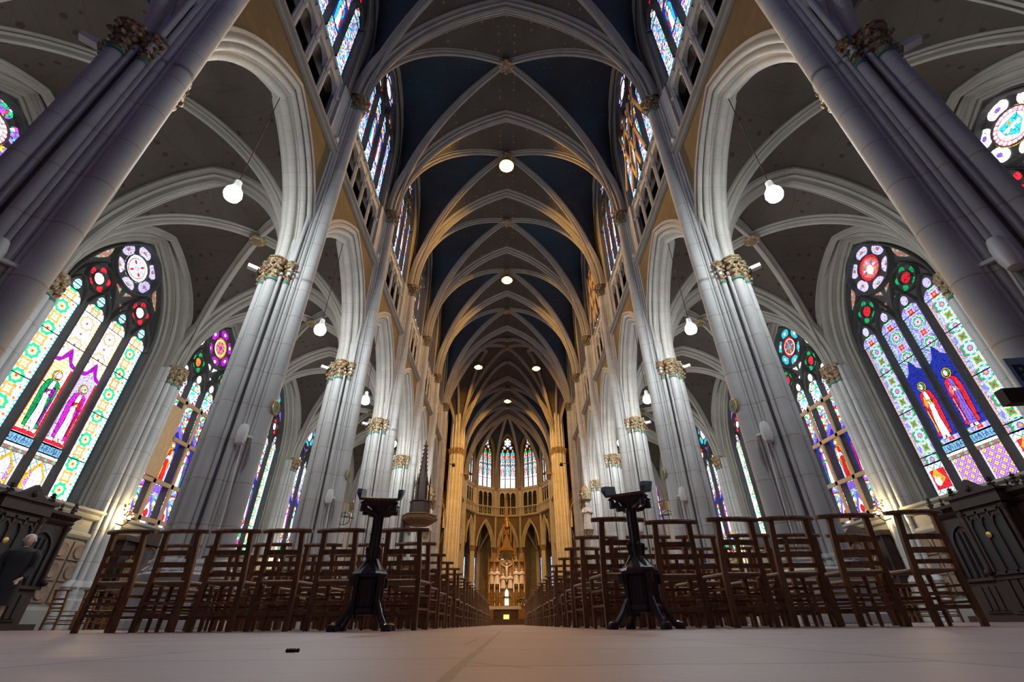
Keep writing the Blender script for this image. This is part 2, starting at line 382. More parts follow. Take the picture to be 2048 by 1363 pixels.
G['ros_l2'] = glass('glass_pale_rosettes', rosette([(0.05, RE), (0.10, WH), (0.20, WH), (0.24, LV), (0.30, OR), (0.34, WH)], [(0.05, RE), (0.12, WH), (0.2, LV)], (WH, WH), (0.6, 0.6, 1.0), (GO, WH)), GA * 1.25)
G['ros_r'] = glass('glass_violet_lattice_rosettes', rosette([(0.06, GO), (0.11, VI), (0.24, BW), (0.33, GR), (0.36, RE), (0.39, LV)], [(0.05, RE), (0.12, GR), (0.16, GO), (0.27, BW)], ((0.30, 0.30, 0.85), (0.50, 0.62, 1.0)), (0.15, 0.10, 0.75), (GO, LV)), 1.25)
G['ros_r2'] = glass('glass_green_violet_heads', rosette([(0.05, RE), (0.09, WH), (0.17, LV), (0.23, GR), (0.27, WH), (0.31, GR)], [(0.05, GO), (0.12, RE), (0.2, LV)], ((0.35, 0.30, 0.9), (0.6, 0.7, 1.0)), (0.15, 0.1, 0.8), (GR, LV)), 1.45)
G['mos'] = glass('glass_bright_mosaic', mosaic([WH, BW, LV, RE, BW, GR, WH, VI, GO, TQ], 9), GA * 0.9)
G['mosb'] = glass('glass_blue_mosaic', mosaic([BW, BL, WH, TQ, VI, BW, RE, LV, GR, GO, BL], 10, 0.07), 2.3)
G['mosp'] = glass('glass_purple_mosaic', mosaic([VI, WH, PU, RE, LV, BL, TQ, GO, GR], 8), GA * 0.8); G['apse'] = glass('glass_apse_pale', mosaic([WH, BW, TQ, WH, RE, WH, GR, BW, OR], 5), 1.5)
G['mosg'] = glass('glass_green_red_mosaic', mosaic([GR, RE, WH, GR, BL, GO, WH, PU], 8), GA * 0.8)
G['lat'] = glass('glass_purple_yellow_quarries', lattice((0.75, 0.72, 0.12), (0.33, 0.10, 0.62), RE, (0.55, 0.30, 0.80)), GA * 0.75)
G['latw'] = glass('glass_grisaille_quarries', lattice((0.9, 0.95, 0.9), (0.70, 0.80, 0.72), PU, (0.12, 0.30, 0.30)), GA * 0.7)
G['checkg'] = glass('glass_green_red_check', lattice((0.03, 0.5, 0.35), RE, GO, (0.02, 0.3, 0.2), False), GA * 0.6)
for k_, c_, s_ in (('wh', WH, 2.6), ('red', RE, 1.3), ('green', GR, 1.2), ('viol', VI, 1.2), ('purple', (0.45, 0.02, 0.55), 1.4), ('gold', GO, 1.3), ('blue', (0.03, 0.05, 0.50), 1.0),
                   ('rose', (0.95, 0.25, 0.35), 1.5), ('lav', LV, 1.6), ('tq', TQ, 1.5), ('skin', (0.95, 0.75, 0.65), 1.6), ('or', OR, 1.3), ('pale', BW, 1.8), ('magenta', (0.75, 0.03, 0.70), 1.6), ('band', (0.25, 0.55, 0.75), 1.2)):
    G[k_] = glass('glass_' + k_, solid(c_), s_)
G['leadc'] = glow('lead_came', (.01, .012, .02), .3)
G['dim'] = glass('glass_dim_blue', mosaic([BL, VI, BW, BL], 9), .5)
def ellipse(cy, cz, ry, rz, n=18, rot=0.0):
    r = []
    for i in range(n):
        a = 2 * PI * i / n; y = ry * math.cos(a); z = rz * math.sin(a)
        r.append((cy + y * math.cos(rot) - z * math.sin(rot), cz + y * math.sin(rot) + z * math.cos(rot)))
    return r
LP = 1.07                                   # pitch of the lights
def lights_y(nl): return [(i - (nl - 1) / 2) * LP for i in range(nl)]
def tracery_mesh(ug, z0, zs, rise, nl=4, name='tracery'):
    """stone bars of a window; local x = towards the nave, y along the wall"""
    b = MB(); W = nl * LP / 2 + 0.05; A = Arch(W, rise)
    def P(y, z, d=0.0): return (ug + d, y, z)
    # pierced head: a stone ground behind the coloured pieces
    hd = [P(y, zs + z) for y, z in A.pts(0.0, 14)]
    b.poly(hd + [P(W, zs - 0.02), P(-W, zs - 0.02)])
    bar = [(-0.10, -0.10), (-0.05, -0.10), (0.05, -0.05), (0.20, -0.028), (0.23, 0), (0.20, 0.028), (0.05, 0.05), (-0.05, 0.10), (-0.10, 0.10)]
    thick = [(a, c * 1.2) for a, c in bar]; thin = [(a * 0.6 + 0.02, c * 0.45) for a, c in bar]
    nx = (1, 0, 0)
    edges = [-W] + [y + LP / 2 for y in lights_y(nl)[:-1]] + [W]
    for y in edges: b.sweep([P(y, z0), P(y, zs + 0.2)], nx, thick)
    b.sweep([P(y, zs + z) for y, z in A.pts(-0.05, 14)], nx, thick)
    for y in lights_y(nl):                  # light heads
        a = Arch(LP / 2 - 0.04, 0.98); b.sweep([P(y + q, zs + z) for q, z in a.pts(0, 8)], nx, thin)
    if nl == 4: subs = [(-LP, 2.05), (LP, 2.05)]; quat = [(-LP, 1.28, 0.52), (LP, 1.28, 0.52)]; rose = (0, rise - 1.28, 1.08)
    else: subs = []; quat = [(-LP * 0.62, 1.15, 0.42), (LP * 0.62, 1.15, 0.42)]; rose = (0, rise - 1.0, 0.80)
    for y, h in subs:
        a = Arch(LP - 0.05, h); b.sweep([P(y + q, zs + z) for q, z in a.pts(0, 10)], nx, thin)
    for y, z, r in quat + [rose]:
        b.sweep([P(q, w) for q, w in ellipse(y, zs + z, r, r, 28)], nx, thick if r > 0.6 else thin, close=True)
        b.sweep([P(q, w) for q, w in ellipse(y, zs + z, r * 0.52, r * 0.52, 20)], nx, [(a_ * 0.5, c_ * 0.35) for a_, c_ in bar], close=True)
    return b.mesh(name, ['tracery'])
def light_pane(b, ug, y, z0, z1, mi, w=None, vper=None):
    w = w or (LP - 0.19); n = max(1, int(round((z1 - z0) / 1.2))); vp = vper or w
    b.poly([(ug, y - w / 2, z0), (ug, y + w / 2, z0), (ug, y + w / 2, z1), (ug, y - w / 2, z1)], mi, [(-.5, z0 / vp), (.5, z0 / vp), (.5, z1 / vp), (-.5, z1 / vp)])
def piece(b, ug, pts, mi, sc=0.9, off=0.012):
    off += 0.03
    b.poly([(ug + off, y, z) for y, z in pts], mi, [(y / sc, z / sc) for y, z in pts])
def head_panes(b, ug, zs, rise, nl, mi_head, mi_c, mi_p, mi_q, mi_t, mi_lobe):
    for y in lights_y(nl):
        w = LP - 0.19
        pts = [(y - w / 2, zs), (y + w / 2, zs)] + [(y + w / 2 * math.cos(t) * 0.98, zs + 0.40 * math.sin(t)) for t in [PI * i / 10 for i in range(11)]]
        b.poly([(ug + .042, q, z) for q, z in pts], mi_head, [((q - y) / w, z / w) for q, z in pts]); piece(b, ug, ellipse(y, zs + 0.60, 0.15, 0.19), mi_lobe)
    if nl == 4: quat = [(-LP, 1.28, 0.52), (LP, 1.28, 0.52)]; rose = (0, rise - 1.28, 1.08)
    else: quat = [(-LP * 0.62, 1.15, 0.42), (LP * 0.62, 1.15, 0.42)]; rose = (0, rise - 1.0, 0.80)
    for y, z, r in quat:
        piece(b, ug, ellipse(y, zs + z, r * 0.40, r * 0.40), mi_c)
        for k in range(5):
            a = PI / 2 + 2 * PI * k / 5; piece(b, ug, ellipse(y + r * 0.70 * math.cos(a), zs + z + r * 0.70 * math.sin(a), r * 0.24, r * 0.25), mi_q)
    y, z, r = rose; piece(b, ug, ellipse(y, zs + z, r * 0.54, r * 0.54, 24), mi_c)
    for k in range(6):
        a = PI / 2 + 2 * PI * k / 6; piece(b, ug, ellipse(y + r * 0.74 * math.cos(a), zs + z + r * 0.74 * math.sin(a), r * 0.22, r * 0.29, 18, a), mi_p)
    piece(b, ug, ellipse(y, zs + z, r * 0.40, r * 0.40, 20), mi_t, off=.02); piece(b, ug, ellipse(y, zs + z, r * 0.36, r * 0.36, 20), mi_c, off=.03)
    for k in range(8):
        a = 2 * PI * k / 8; piece(b, ug, ellipse(y + r * 0.24 * math.cos(a), zs + z + r * 0.24 * math.sin(a), r * 0.10, r * 0.05, 8, a), mi_q if k % 2 else mi_p, off=.04)
    piece(b, ug, ellipse(y, zs + z, r * 0.12, r * 0.12, 10), mi_p, off=.04)
    for k in range(6):
        a = PI / 2 + 2 * PI * k / 6; piece(b, ug, ellipse(y + r * 0.74 * math.cos(a), zs + z + r * 0.74 * math.sin(a), r * 0.07, r * 0.09, 8, a), mi_t, off=.02)
    for sg in (-1, 1):                     # spandrel slivers
        if nl == 4:
            piece(b, ug, [(sg * 1.18, zs + 2.78), (sg * 1.48, zs + 2.36), (sg * 1.80, zs + 1.72), (sg * 1.48, zs + 1.95), (sg * 1.24, zs + 2.2), (sg * 1.17, zs + 2.45)], mi_t)
            piece(b, ug, [(sg * 0.10, zs + 1.05), (sg * 0.30, zs + 0.75), (sg * 0.33, zs + 1.02)], mi_t)
            piece(b, ug, [(sg * 0.08, zs + 1.35), (sg * 0.42, zs + 1.62), (sg * 0.12, zs + 1.62)], mi_t)
            piece(b, ug, [(sg * 0.16, zs + rise - 0.13), (sg * 0.55, zs + rise - 0.37), (sg * 0.35, zs + rise - 0.27)], mi_t)
def saint(b, ug, y, z, h, cols):
    """a standing figure leaded in coloured glass: ground, canopy, halo, head, robe, cloak; cols = ground, halo, robe, cloak, lining, canopy"""
    o = 0.014; W = 0.40
    def q(pts, mi, d):
        ca = sum(a for a, c in pts) / len(pts); cc = sum(c for a, c in pts) / len(pts)
        if d > o * 2.5: piece(b, ug, [(y + a + .014 * (1 if a > ca else -1), z + c * h + .014 * (1 if c > cc else -1)) for a, c in pts], 99, 0.9, d - o * .5)
        piece(b, ug, [(y + a, z + c * h) for a, c in pts], mi, 0.9, d)
    q([(-W, 0), (W, 0), (W, 1.16), (0.22, 1.22), (0, 1.32), (-0.22, 1.22), (-W, 1.16)], cols[0], o)
    q([(-W, 1.16), (-0.22, 1.20), (-0.10, 1.34), (0, 1.42), (0.10, 1.34), (0.22, 1.20), (W, 1.16), (W, 1.10), (0.2, 1.12), (0, 1.25), (-0.2, 1.12), (-W, 1.10)], cols[5], o * 2)
    b2 = [(a, c) for a, c in ellipse(0, 0.90, 0.17, 0.085, 18)]; q(b2, cols[1], o * 3)
    q([(a, c) for a, c in ellipse(0, 0.90, 0.125, 0.062, 16)], cols[6], o * 4)
    q([(a, c) for a, c in ellipse(0, 0.895, 0.072, 0.052, 14)], cols[7], o * 5)
    q([(-0.06, 0.83), (0.07, 0.83), (0.24, 0.78), (0.29, 0.60), (0.27, 0.35), (0.31, 0.05), (0.12, 0.02), (-0.20, 0.04), (-0.25, 0.4), (-0.28, 0.62), (-0.22, 0.78)], cols[3], o * 3)
    q([(-0.05, 0.80), (0.06, 0.80), (0.07, 0.55), (0.15, 0.30), (0.18, 0.03), (-0.10, 0.03), (-0.07, 0.35), (-0.12, 0.58)], cols[2], o * 4)
    q([(0.10, 0.74), (0.20, 0.62), (0.17, 0.52), (-0.02, 0.60), (-0.14, 0.56), (-0.10, 0.64), (0.04, 0.66)], cols[4], o * 5)
    q([(0.20, 0.5), (0.26, 0.48), (0.25, 0.1), (0.19, 0.12)], cols[4], o * 5)
    for k in range(6):                     # fold lines
        a0 = -0.2 + k * 0.085; piece(b, ug, [(y + a0, z + .70 * h), (y + a0 + .012, z + .70 * h), (y + a0 * 1.15 + .012, z + .07 * h), (y + a0 * 1.15, z + .07 * h)] if k not in (0, 5) else [(y + a0, z + .55 * h), (y + a0 + .01, z + .55 * h), (y + a0 * 1.1 + .01, z + .1 * h), (y + a0 * 1.1, z + .1 * h)], 99, 0.9, o * 5.5)
    for e in (-.026, .026): piece(b, ug, ellipse(y + e, z + .905 * h, .010, .006, 6), 99, 0.9, o * 6)
    piece(b, ug, [(y - .02, z + .872 * h), (y + .02, z + .872 * h), (y, z + .868 * h)], 99, 0.9, o * 6)
    q([(-0.06, 0.60), (0.02, 0.64), (0.05, 0.59), (-0.03, 0.56)], cols[7], o * 6)
    q([(-0.10, 0.03), (0.02, 0.03), (0.0, -0.02), (-0.12, -0.02)], cols[7], o * 5); q([(0.06, 0.03), (0.17, 0.03), (0.2, -0.02), (0.08, -0.02)], cols[7], o * 5)
# ------------------------------------------------------------------ side objects: local x = towards the nave, placed mirrored
def side(sg, y, name, mesh=None, parent=None, **kw):
    """sg = -1 north (left of the nave), 1 south; everything measured from the arcade axis"""
    o = bpy.data.objects.new(name, mesh); COL.objects.link(o)
    if parent: adopt(o, parent)
    else: o.location = (sg * XA, y, 0); o.scale = (-sg, 1, 1)
    tag(o, **kw); return o
NS = {-1: 'left', 1: 'right'}; WN = {-1: 'north', 1: 'south'}
def star(circles, c=(0.08, 0), n=132):
    out = []
    for i in range(n):
        t = 2 * PI * i / n; dx, dy = math.cos(t), math.sin(t); best = 0.05
        for cx, cy, r in circles:
            ox, oy = cx - c[0], cy - c[1]; p = ox * dx + oy * dy; d2 = ox * ox + oy * oy - p * p
            if d2 < r * r: best = max(best, p + math.sqrt(r * r - d2))
        out.append((c[0] + best * dx, c[1] + best * dy))
    return out
CAPPED = [(0, .50, .15), (0, -.50, .15), (-.50, 0, .15), (.36, .36, .085), (.36, -.36, .085), (-.36, .36, .085), (-.36, -.36, .085)]
TALL = [(.74, 0, .19), (.52, .19, .085), (.52, -.19, .085)]
FIL = [(.19, .46, .05), (.19, -.46, .05), (-.19, .46, .05), (-.19, -.46, .05), (.45, .29, .045), (.45, -.29, .045), (-.46, .2, .05), (-.46, -.2, .05), (.64, .17, .04), (.64, -.17, .04)]
low = star(CAPPED + TALL + FIL + [(0, 0, .45), (.4, 0, .30)])
high = star(TALL + [(.15, 0, .40), (.45, .29, .06), (.45, -.29, .06), (.40, .40, .06), (.40, -.40, .06), (.64, .17, .04), (.64, -.17, .04)])
def ring(outline, z, grow=0.0, c=(0.08, 0)):
    r = []
    for x, y in outline:
        dx, dy = x - c[0], y - c[1]; L = math.hypot(dx, dy); r.append((x + dx / L * grow, y + dy / L * grow, z))
    return r
def bundle(b, circles, zz, cx=0.0):
    for x, y, r in circles:
        n = 10 if r < .07 else 16 if r < .2 else 28
        b.loft([[(cx + x + r * math.cos(2 * PI * j / n), y + r * math.sin(2 * PI * j / n), z) for j in range(n)] for z in zz], 0, True, True, zz)
CORE = [(0, 0, .405), (.34, 0, .27)]
def pillar_meshes():
    out = {}
    b = MB(); zz = [1.2 + 0.62 * i for i in range(13)] + [9.0]; bundle(b, CAPPED + TALL + FIL + CORE, zz); out['shaft_cluster'] = b.mesh('shaft_cluster', ['stone'])
    b = MB(); zz = [8.9 + 0.8 * i for i in range(12)] + [18.6]; bundle(b, TALL + [(.10, 0, .40), (.45, .29, .06), (.45, -.29, .06), (.40, .42, .06), (.40, -.42, .06), (.64, .17, .035), (.64, -.17, .035)], zz); out['wall_shaft'] = b.mesh('wall_shaft', ['stone'])
    b = MB()                                # octagonal plinth with its moulded top
    def oct_(r, z, rx=0.08): return [(0.15 + (r + rx) * math.cos(PI / 8 + PI / 4 * i), r * math.sin(PI / 8 + PI / 4 * i), z) for i in range(8)]
    b.loft([oct_(.90, 0), oct_(.90, 0.16), oct_(.85, 0.20), oct_(.85, 0.80), oct_(.90, 0.86), oct_(.90, 0.93), oct_(.82, 0.98)], 0, False, True, None, True)
    b.loft([ring(low, 0.96, .13), ring(low, 1.02, .15), ring(low, 1.07, .10), ring(low, 1.12, .05), ring(low, 1.16, .08), ring(low, 1.21, .06), ring(low, 1.25, 0)], 0, True, True)
    out['base'] = b.mesh('base', ['stone'])
    def capital(b, cx, cy, r, z0, h):
        b.lathe([(r * 1.02, -0.02), (r * 1.22, 0.0), (r * 1.22, .05), (r * 1.04, .08)], (cx, cy, z0), 16, 1)
        b.lathe([(r * 1.0, .05), (r * 1.1, h * .3), (r * 1.35, h * .6), (r * 1.75, h * .8)], (cx, cy, z0), 16, 0)
        b.lathe([(r * 1.6, h * .78), (r * 1.95, h * .82), (r * 1.95, h * .88), (r * 1.75, h * .92), (r * 2.05, h * .95), (r * 2.05, h)], (cx, cy, z0), 8, 2, False, PI / 8)
        for tier, (zf, rf, br, nn) in enumerate(((.30, 1.25, .30, 7), (.52, 1.5, .34, 8), (.70, 1.85, .36, 8))):
            for k in range(nn):
                a = 2 * PI * (k + tier * .5) / nn; b.ball((cx + r * rf * math.cos(a), cy + r * rf * math.sin(a), z0 + h * zf), r * br + .012, 5, 0, 0.9)
    b = MB()
    for cx, cy, r in CAPPED: capital(b, cx, cy, r, 8.62, .80)
    out['capital'] = b.mesh('capital', ['cap', 'green', 'cap'])
    b = MB(); capital(b, .74, 0, .19, 18.1, .82)
    for cx, cy, r in TALL[1:]: capital(b, cx, cy, r, 18.1, .82)
    out['vault_capital'] = b.mesh('vault_capital', ['cap', 'green', 'cap'])
    return out
PM = pillar_meshes()
ORD = ['first', 'second', 'third', 'fourth', 'fifth', 'sixth', 'seventh', 'eighth', 'ninth', 'tenth', 'eleventh', 'twelfth', 'thirteenth', 'fourteenth', 'fifteenth', 'sixteenth', 'seventeenth',
       'eighteenth', 'nineteenth', 'twentieth', 'twenty-first', 'twenty-second', 'twenty-third', 'twenty-fourth', 'twenty-fifth', 'twenty-sixth', 'twenty-seventh', 'twenty-eighth', 'twenty-ninth', 'thirtieth',
       'thirty-first', 'thirty-second', 'thirty-third', 'thirty-fourth', 'thirty-fifth', 'thirty-sixth', 'thirty-seventh', 'thirty-eighth']
def pillar(sg, y, n):
    p = side(sg, y, 'pillar', None, None, kind='structure', label='clustered grey stone pillar, %s from the entrance end of the %s arcade' % (ORD[n], NS[sg]), cat='pillar', group='nave pillars')
    for k, me in PM.items(): side(sg, y, k, me, p)
    return p
for sg in (-1, 1):
    for k in range(0, 8): pillar(sg, PY(k), k)
# ------------------------------------------------------------------ arcade, triforium and clerestory bays
def arc(cx, cy, r, t0, t1, n=6):
    """profile bulge in (d, u): centre (cx, cy)"""
    return [(cx + r * math.cos(math.radians(t0 + (t1 - t0) * i / n)), cy + r * math.sin(math.radians(t0 + (t1 - t0) * i / n))) for i in range(n + 1)]
HALFP = arc(.12, 0, .13, 180, 70) + [(.22, .15), (.20, .20)] + arc(.28, .27, .09, 230, 60) + [(.38, .31), (.39, .35)] + arc(.46, .40, .085, 230, 60) + [(.57, .43), (.57, .50), (.66, .52), (.70, .47), (.70, .42)]
ARCP = [(d, -u) for d, u in HALFP[::-1]] + HALFP[1:]
AR = Arch(2.62, 4.35)
def arch_loft(b, A, prof, zs, n=14, mi=0, stilt=0.0, pos=lambda y, z, u: (u, y, z), cut=None):
    """moulded arch: prof = (offset outward, u) pairs"""
    curves = [(A.pts(d, n, stilt), u) for d, u in prof]; K = len(curves[0][0])
    rows = [[pos(c[i][0], zs + c[i][1], u) for c, u in curves] for i in range(K)]
    if cut: rows = [[(x, max(-cut, min(cut, y)), z) for x, y, z in r] for r in rows]
    b.loft(rows, mi, True)
def arch_wall(b, curve, z0, x0, x1, z1, pos, mi=0):
    """wall surface around an arched opening; curve = (y, z) from left foot to right foot"""
    n = len(curve); h = n // 2; rowA = []; rowB = []
    for i, (y, z) in enumerate(curve):
        rowA.append(pos(y, z))
        t = i / (n - 1)
        if t <= 0.3: q = (x0, z0 + (z1 - z0) * (t / 0.3))
        elif t >= 0.7: q = (x1, z0 + (z1 - z0) * ((1 - t) / 0.3))
        else: q = (x0 + (x1 - x0) * (t - 0.3) / 0.4, z1)
        rowB.append(pos(*q))
    b.loft([rowA, rowB], mi, False)
def bay_meshes():
    out = {}
    b = MB(); arch_loft(b, AR, ARCP, ZA, 14, 0, 0.05, cut=3.06); out['arcade_arch'] = b.mesh('arcade_arch', ['arch'])
    b = MB()                                # painted spandrels, both faces
    cv = [(y, ZA + z) for y, z in AR.pts(.60, 16)]
    for u in (.42, -.42): arch_wall(b, cv, ZA, -3.1, 3.1, 15.0, lambda y, z, u=u: (u, y, z))
    out['spandrel'] = b.mesh('spandrel', ['ochre'])
    b = MB(); pr = [(.40, 14.86), (.50, 14.90), (.54, 14.98), (.48, 15.04), (.60, 15.10), (.62, 15.18), (.42, 15.26), (.2, 15.26)]
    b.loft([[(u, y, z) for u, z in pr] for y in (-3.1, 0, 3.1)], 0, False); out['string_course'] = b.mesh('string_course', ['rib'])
    # triforium screen: jambs, little arches, dark passage behind
    b = MB(); W = 2.19
    for s_ in (-1, 1): b.box(-.05, .42, min(s_ * W, s_ * 3.1), max(s_ * W, s_ * 3.1), 15.2, 18.6)
    b.box(-.30, .26, -W, W, 18.02, 18.50); b.box(-.42, .33, -W, W, 18.48, 18.60)
    tr = Arch(LP / 2 - .09, .55)
    for y in lights_y(4):
        arch_wall(b, [(y + q, 17.5 + z) for q, z in tr.pts(0, 8)], 17.5, y - LP / 2, y + LP / 2, 18.1, lambda p, z: (.16, p, z))
        b.sweep([(.16, y + q, 17.5 + z) for q, z in tr.pts(-.02, 8)], (1, 0, 0), [(-.05, -.04), (.08, 0), (-.05, .04)])
        b.bar((.16, y, 18.25), (.34, y, 18.48), .24, .10)
    for i in range(5):
        y = -2 * LP + i * LP
        for q, r in ((0, .085), (-.1, .045), (.1, .045)): b.tube([(.22, y + q, 15.2), (.22, y + q, 18.6)], r, 8)
        b.lathe([(.1, 0), (.16, .12), (.16, .18)], (.22, y, 17.35), 8)
    out['triforium_screen'] = b.mesh('triforium_screen', ['stone'])
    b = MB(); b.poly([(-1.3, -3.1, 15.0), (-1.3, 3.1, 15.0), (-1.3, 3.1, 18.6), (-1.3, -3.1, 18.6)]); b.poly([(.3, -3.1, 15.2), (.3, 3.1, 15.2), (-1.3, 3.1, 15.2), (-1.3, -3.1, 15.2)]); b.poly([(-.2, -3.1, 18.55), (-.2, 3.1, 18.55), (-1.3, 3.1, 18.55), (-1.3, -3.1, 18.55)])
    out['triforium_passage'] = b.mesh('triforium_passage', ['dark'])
    # clerestory: splayed, moulded reveal and the wall around it
    CA = Arch(2.19, 3.95); b = MB(); rp = [(0, .1), (.04, .22)] + arc(.11, .26, .05, 220, 40, 4) + [(.18, .29), (.20, .33)] + arc(.27, .36, .05, 220, 40, 4) + [(.34, .39), (.36, .42)]
    arch_loft(b, CA, rp, 23.0, 14, 0, 4.45)
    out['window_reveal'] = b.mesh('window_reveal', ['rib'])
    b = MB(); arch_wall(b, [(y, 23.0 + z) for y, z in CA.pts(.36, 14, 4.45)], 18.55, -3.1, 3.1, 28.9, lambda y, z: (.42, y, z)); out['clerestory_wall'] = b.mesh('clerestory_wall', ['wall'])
    return out
BM = bay_meshes()
def bay(sg, yc):
    w_ = side(sg, yc, 'wall_' + WN[sg], BM['spandrel'], None, kind='structure')
    for k, me in BM.items():
        if k != 'spandrel': side(sg, yc, k, me, w_)
    return w_
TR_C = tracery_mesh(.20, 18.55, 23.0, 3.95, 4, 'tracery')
def clerestory_window(sg, yc, n, variant=0):
    w_ = side(sg, yc, 'window_%d' % n, None, None, kind='structure', label='tall clerestory stained glass window high above the %s arcade, %s bay along' % (NS[sg], ORD[n % 20]), cat='stained glass window')
    side(sg, yc, 'tracery', TR_C, w_)
    b = MB(); ug = .18; ZB = 18.6
    for i, y in enumerate(lights_y(4)):
        light_pane(b, ug, y, ZB, 23.0, 0, vper=1.0)
        if i in (1, 2):
            cs = (4, [5, 7][i - 1], 8, [6, 9][(i + variant) % 2], [9, 6][(i + variant) % 2], 5, 5, 10); saint(b, ug, y, 19.9, 2.0, cs)
    head_panes(b, ug, 23.0, 3.95, 4, 0, 1, 2, 3, 4, 0)
    side(sg, yc, 'glass', b.mesh('glass', [G['mosb'], G['wh'], G['lav'], G['red'], G['blue'], G['gold'], G['red'], G['tq'], G['wh'], G['tq'], G['skin']]), w_)
    return w_
win_no = {'n': 1}
def nextn(): win_no['n'] += 1; return win_no['n'] - 1
BAYS = [(PY(k) + PY(k + 1)) / 2 for k in range(7)]        # 1.45 ... 38.65
WB = BAYS[0] - S
for sg in (-1, 1):
    for i, yc in enumerate([WB] + BAYS): bay(sg, yc)
wn_clere = 0
for sg in (-1, 1):
    for i, yc in enumerate(BAYS):
        o = clerestory_window(sg, yc, i, i % 2); o.name = 'window_%d' % nextn()
# ------------------------------------------------------------------ vaults
RIBP = [(-.20, .30), (-.20, .12), (-.13, .08), (-.15, 0), (-.08, -.04), (-.075, -.12), (-.05, -.17), (0, -.19), (.05, -.17), (.075, -.12), (.08, -.04), (.15, 0), (.13, .08), (.20, .12), (.20, .30)]
BIGP = [(-.42, .35), (-.42, .10), (-.34, .02), (-.30, .10), (-.24, .06), (-.26, -.06), (-.17, -.10), (-.14, -.04), (-.10, -.12), (-.09, -.20), (0, -.27), (.09, -.20), (.10, -.12), (.14, -.04), (.17, -.10), (.26, -.06), (.24, .06), (.30, .10), (.34, .02), (.42, .10), (.42, .35)]
def rib(b, pts, nrm, prof, flip=1): b.sweep(pts, nrm, [(a, c * flip) for a, c in prof])
def vault_bay(name, xc, yc, a, bb, z0, hT, hD, zsF, hF, mats, ext=.35, ribs_T=(-1, 1), boss='disc', ribscale=1.0, label=None):
    """quadripartite vault over x = xc +- a, y = yc +- bb; one object with its web, ribs and boss as parts"""
    T = Arch(a, hT); L = math.hypot(a, bb); D = Arch(L, hD); F = Arch(bb, hF)
    root = empty(name, (xc, yc, 0), kind='structure')
    lift = .10
    def pT(x): return T.z(x)
    def pD(s): return D.z(L * s)
    b = MB(); n = 20; m = 5
    for sy in (-1, 1):                      # webs that lean on the transverse arches
        rows = []
        for i in range(-n, n + 1):
            x = a * i / n; s = abs(i) / n; zd, zt = pD(s), pT(x)
            rows.append([(x, sy * (bb * s + (bb - bb * s) * j / m), z0 + lift + zd + (zt - zd) * j / m + .18 * math.sin(PI * j / m) * (1 - s)) for j in range(m + 1)])
        b.loft(rows, 0, True)
    o = b.obj('web', [mats[0]], root)
    b = MB()
    for sx in (-1, 1):                      # webs that lean on the wall arches
        rows = []
        for i in range(-n, n + 1):
            y = bb * i / n; s = abs(i) / n; zd = pD(s); zf = zsF - z0 + F.z(y)
            rows.append([(sx * (a * s + (a + ext - a * s) * j / m), y, z0 + lift + zd + (zf - zd) * j / m + .18 * math.sin(PI * j / m) * (1 - s)) for j in range(m + 1)])
        b.loft(rows, 0, True)
    b.obj('web', [mats[1]], root)
    pr = [(p * ribscale, q * ribscale) for p, q in RIBP]; big = [(p * ribscale, q * ribscale) for p, q in BIGP]
    for sx in (-1, 1):
        for sy in (-1, 1):
            b = MB(); pts = [(a * s * sx, bb * s * sy, z0 + pD(s)) for s in [math.sin(PI / 2 * i / 22) for i in range(22, -1, -1)]]
            d = Vector((a * sx, bb * sy, 0)).normalized(); nr = Vector((-d.y, d.x, 0))
            # radial outward for this direction of travel
            t = Vector(pts[1]) - Vector(pts[0]); fl = 1 if t.cross(nr).z > 0 or t.cross(nr).dot(d) > 0 else -1
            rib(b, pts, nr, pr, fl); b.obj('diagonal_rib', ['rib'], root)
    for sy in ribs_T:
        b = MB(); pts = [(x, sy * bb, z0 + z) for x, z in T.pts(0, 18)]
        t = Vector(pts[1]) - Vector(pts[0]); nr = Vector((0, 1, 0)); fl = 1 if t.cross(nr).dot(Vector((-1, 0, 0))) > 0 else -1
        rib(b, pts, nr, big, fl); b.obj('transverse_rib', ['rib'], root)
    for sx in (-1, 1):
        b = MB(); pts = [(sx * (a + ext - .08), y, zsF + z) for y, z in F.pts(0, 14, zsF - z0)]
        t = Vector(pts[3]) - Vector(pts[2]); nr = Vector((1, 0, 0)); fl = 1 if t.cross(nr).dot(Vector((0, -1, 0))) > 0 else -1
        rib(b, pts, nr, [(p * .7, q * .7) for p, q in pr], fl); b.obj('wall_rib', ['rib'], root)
    b = MB(); z = z0 + hD - .12
    if boss == 'disc': b.lathe([(.10, -.14), (.30, -.12), (.34, -.06), (.30, .02), (.2, .1)], (0, 0, z), 18, 0); b.lathe([(.04, -.19), (.16, -.165), (.17, -.13)], (0, 0, z), 12, 1)
    else:
        b.lathe([(.16, -.20), (.34, -.16), (.40, -.02), (.3, .1)], (0, 0, z), 12, 0)
        for k in range(8): b.ball((.34 * math.cos(k * PI / 4), .34 * math.sin(k * PI / 4), z - .12), .13, 6, 0)
    b.obj('keystone', ['cap', 'ochre'], root)
    return root
NAVE = dict(a=6.12, bb=3.1, z0=18.85, hT=9.25, hD=9.6, zsF=23.4, hF=4.2, mats=('vaultb', 'vaulta'))
for i, yc in enumerate([BAYS[0] - S] + BAYS):
    vault_bay('ceiling', 0, yc, ribs_T=((-1, 1) if i == 0 else (1,)), boss='leaf', **NAVE)
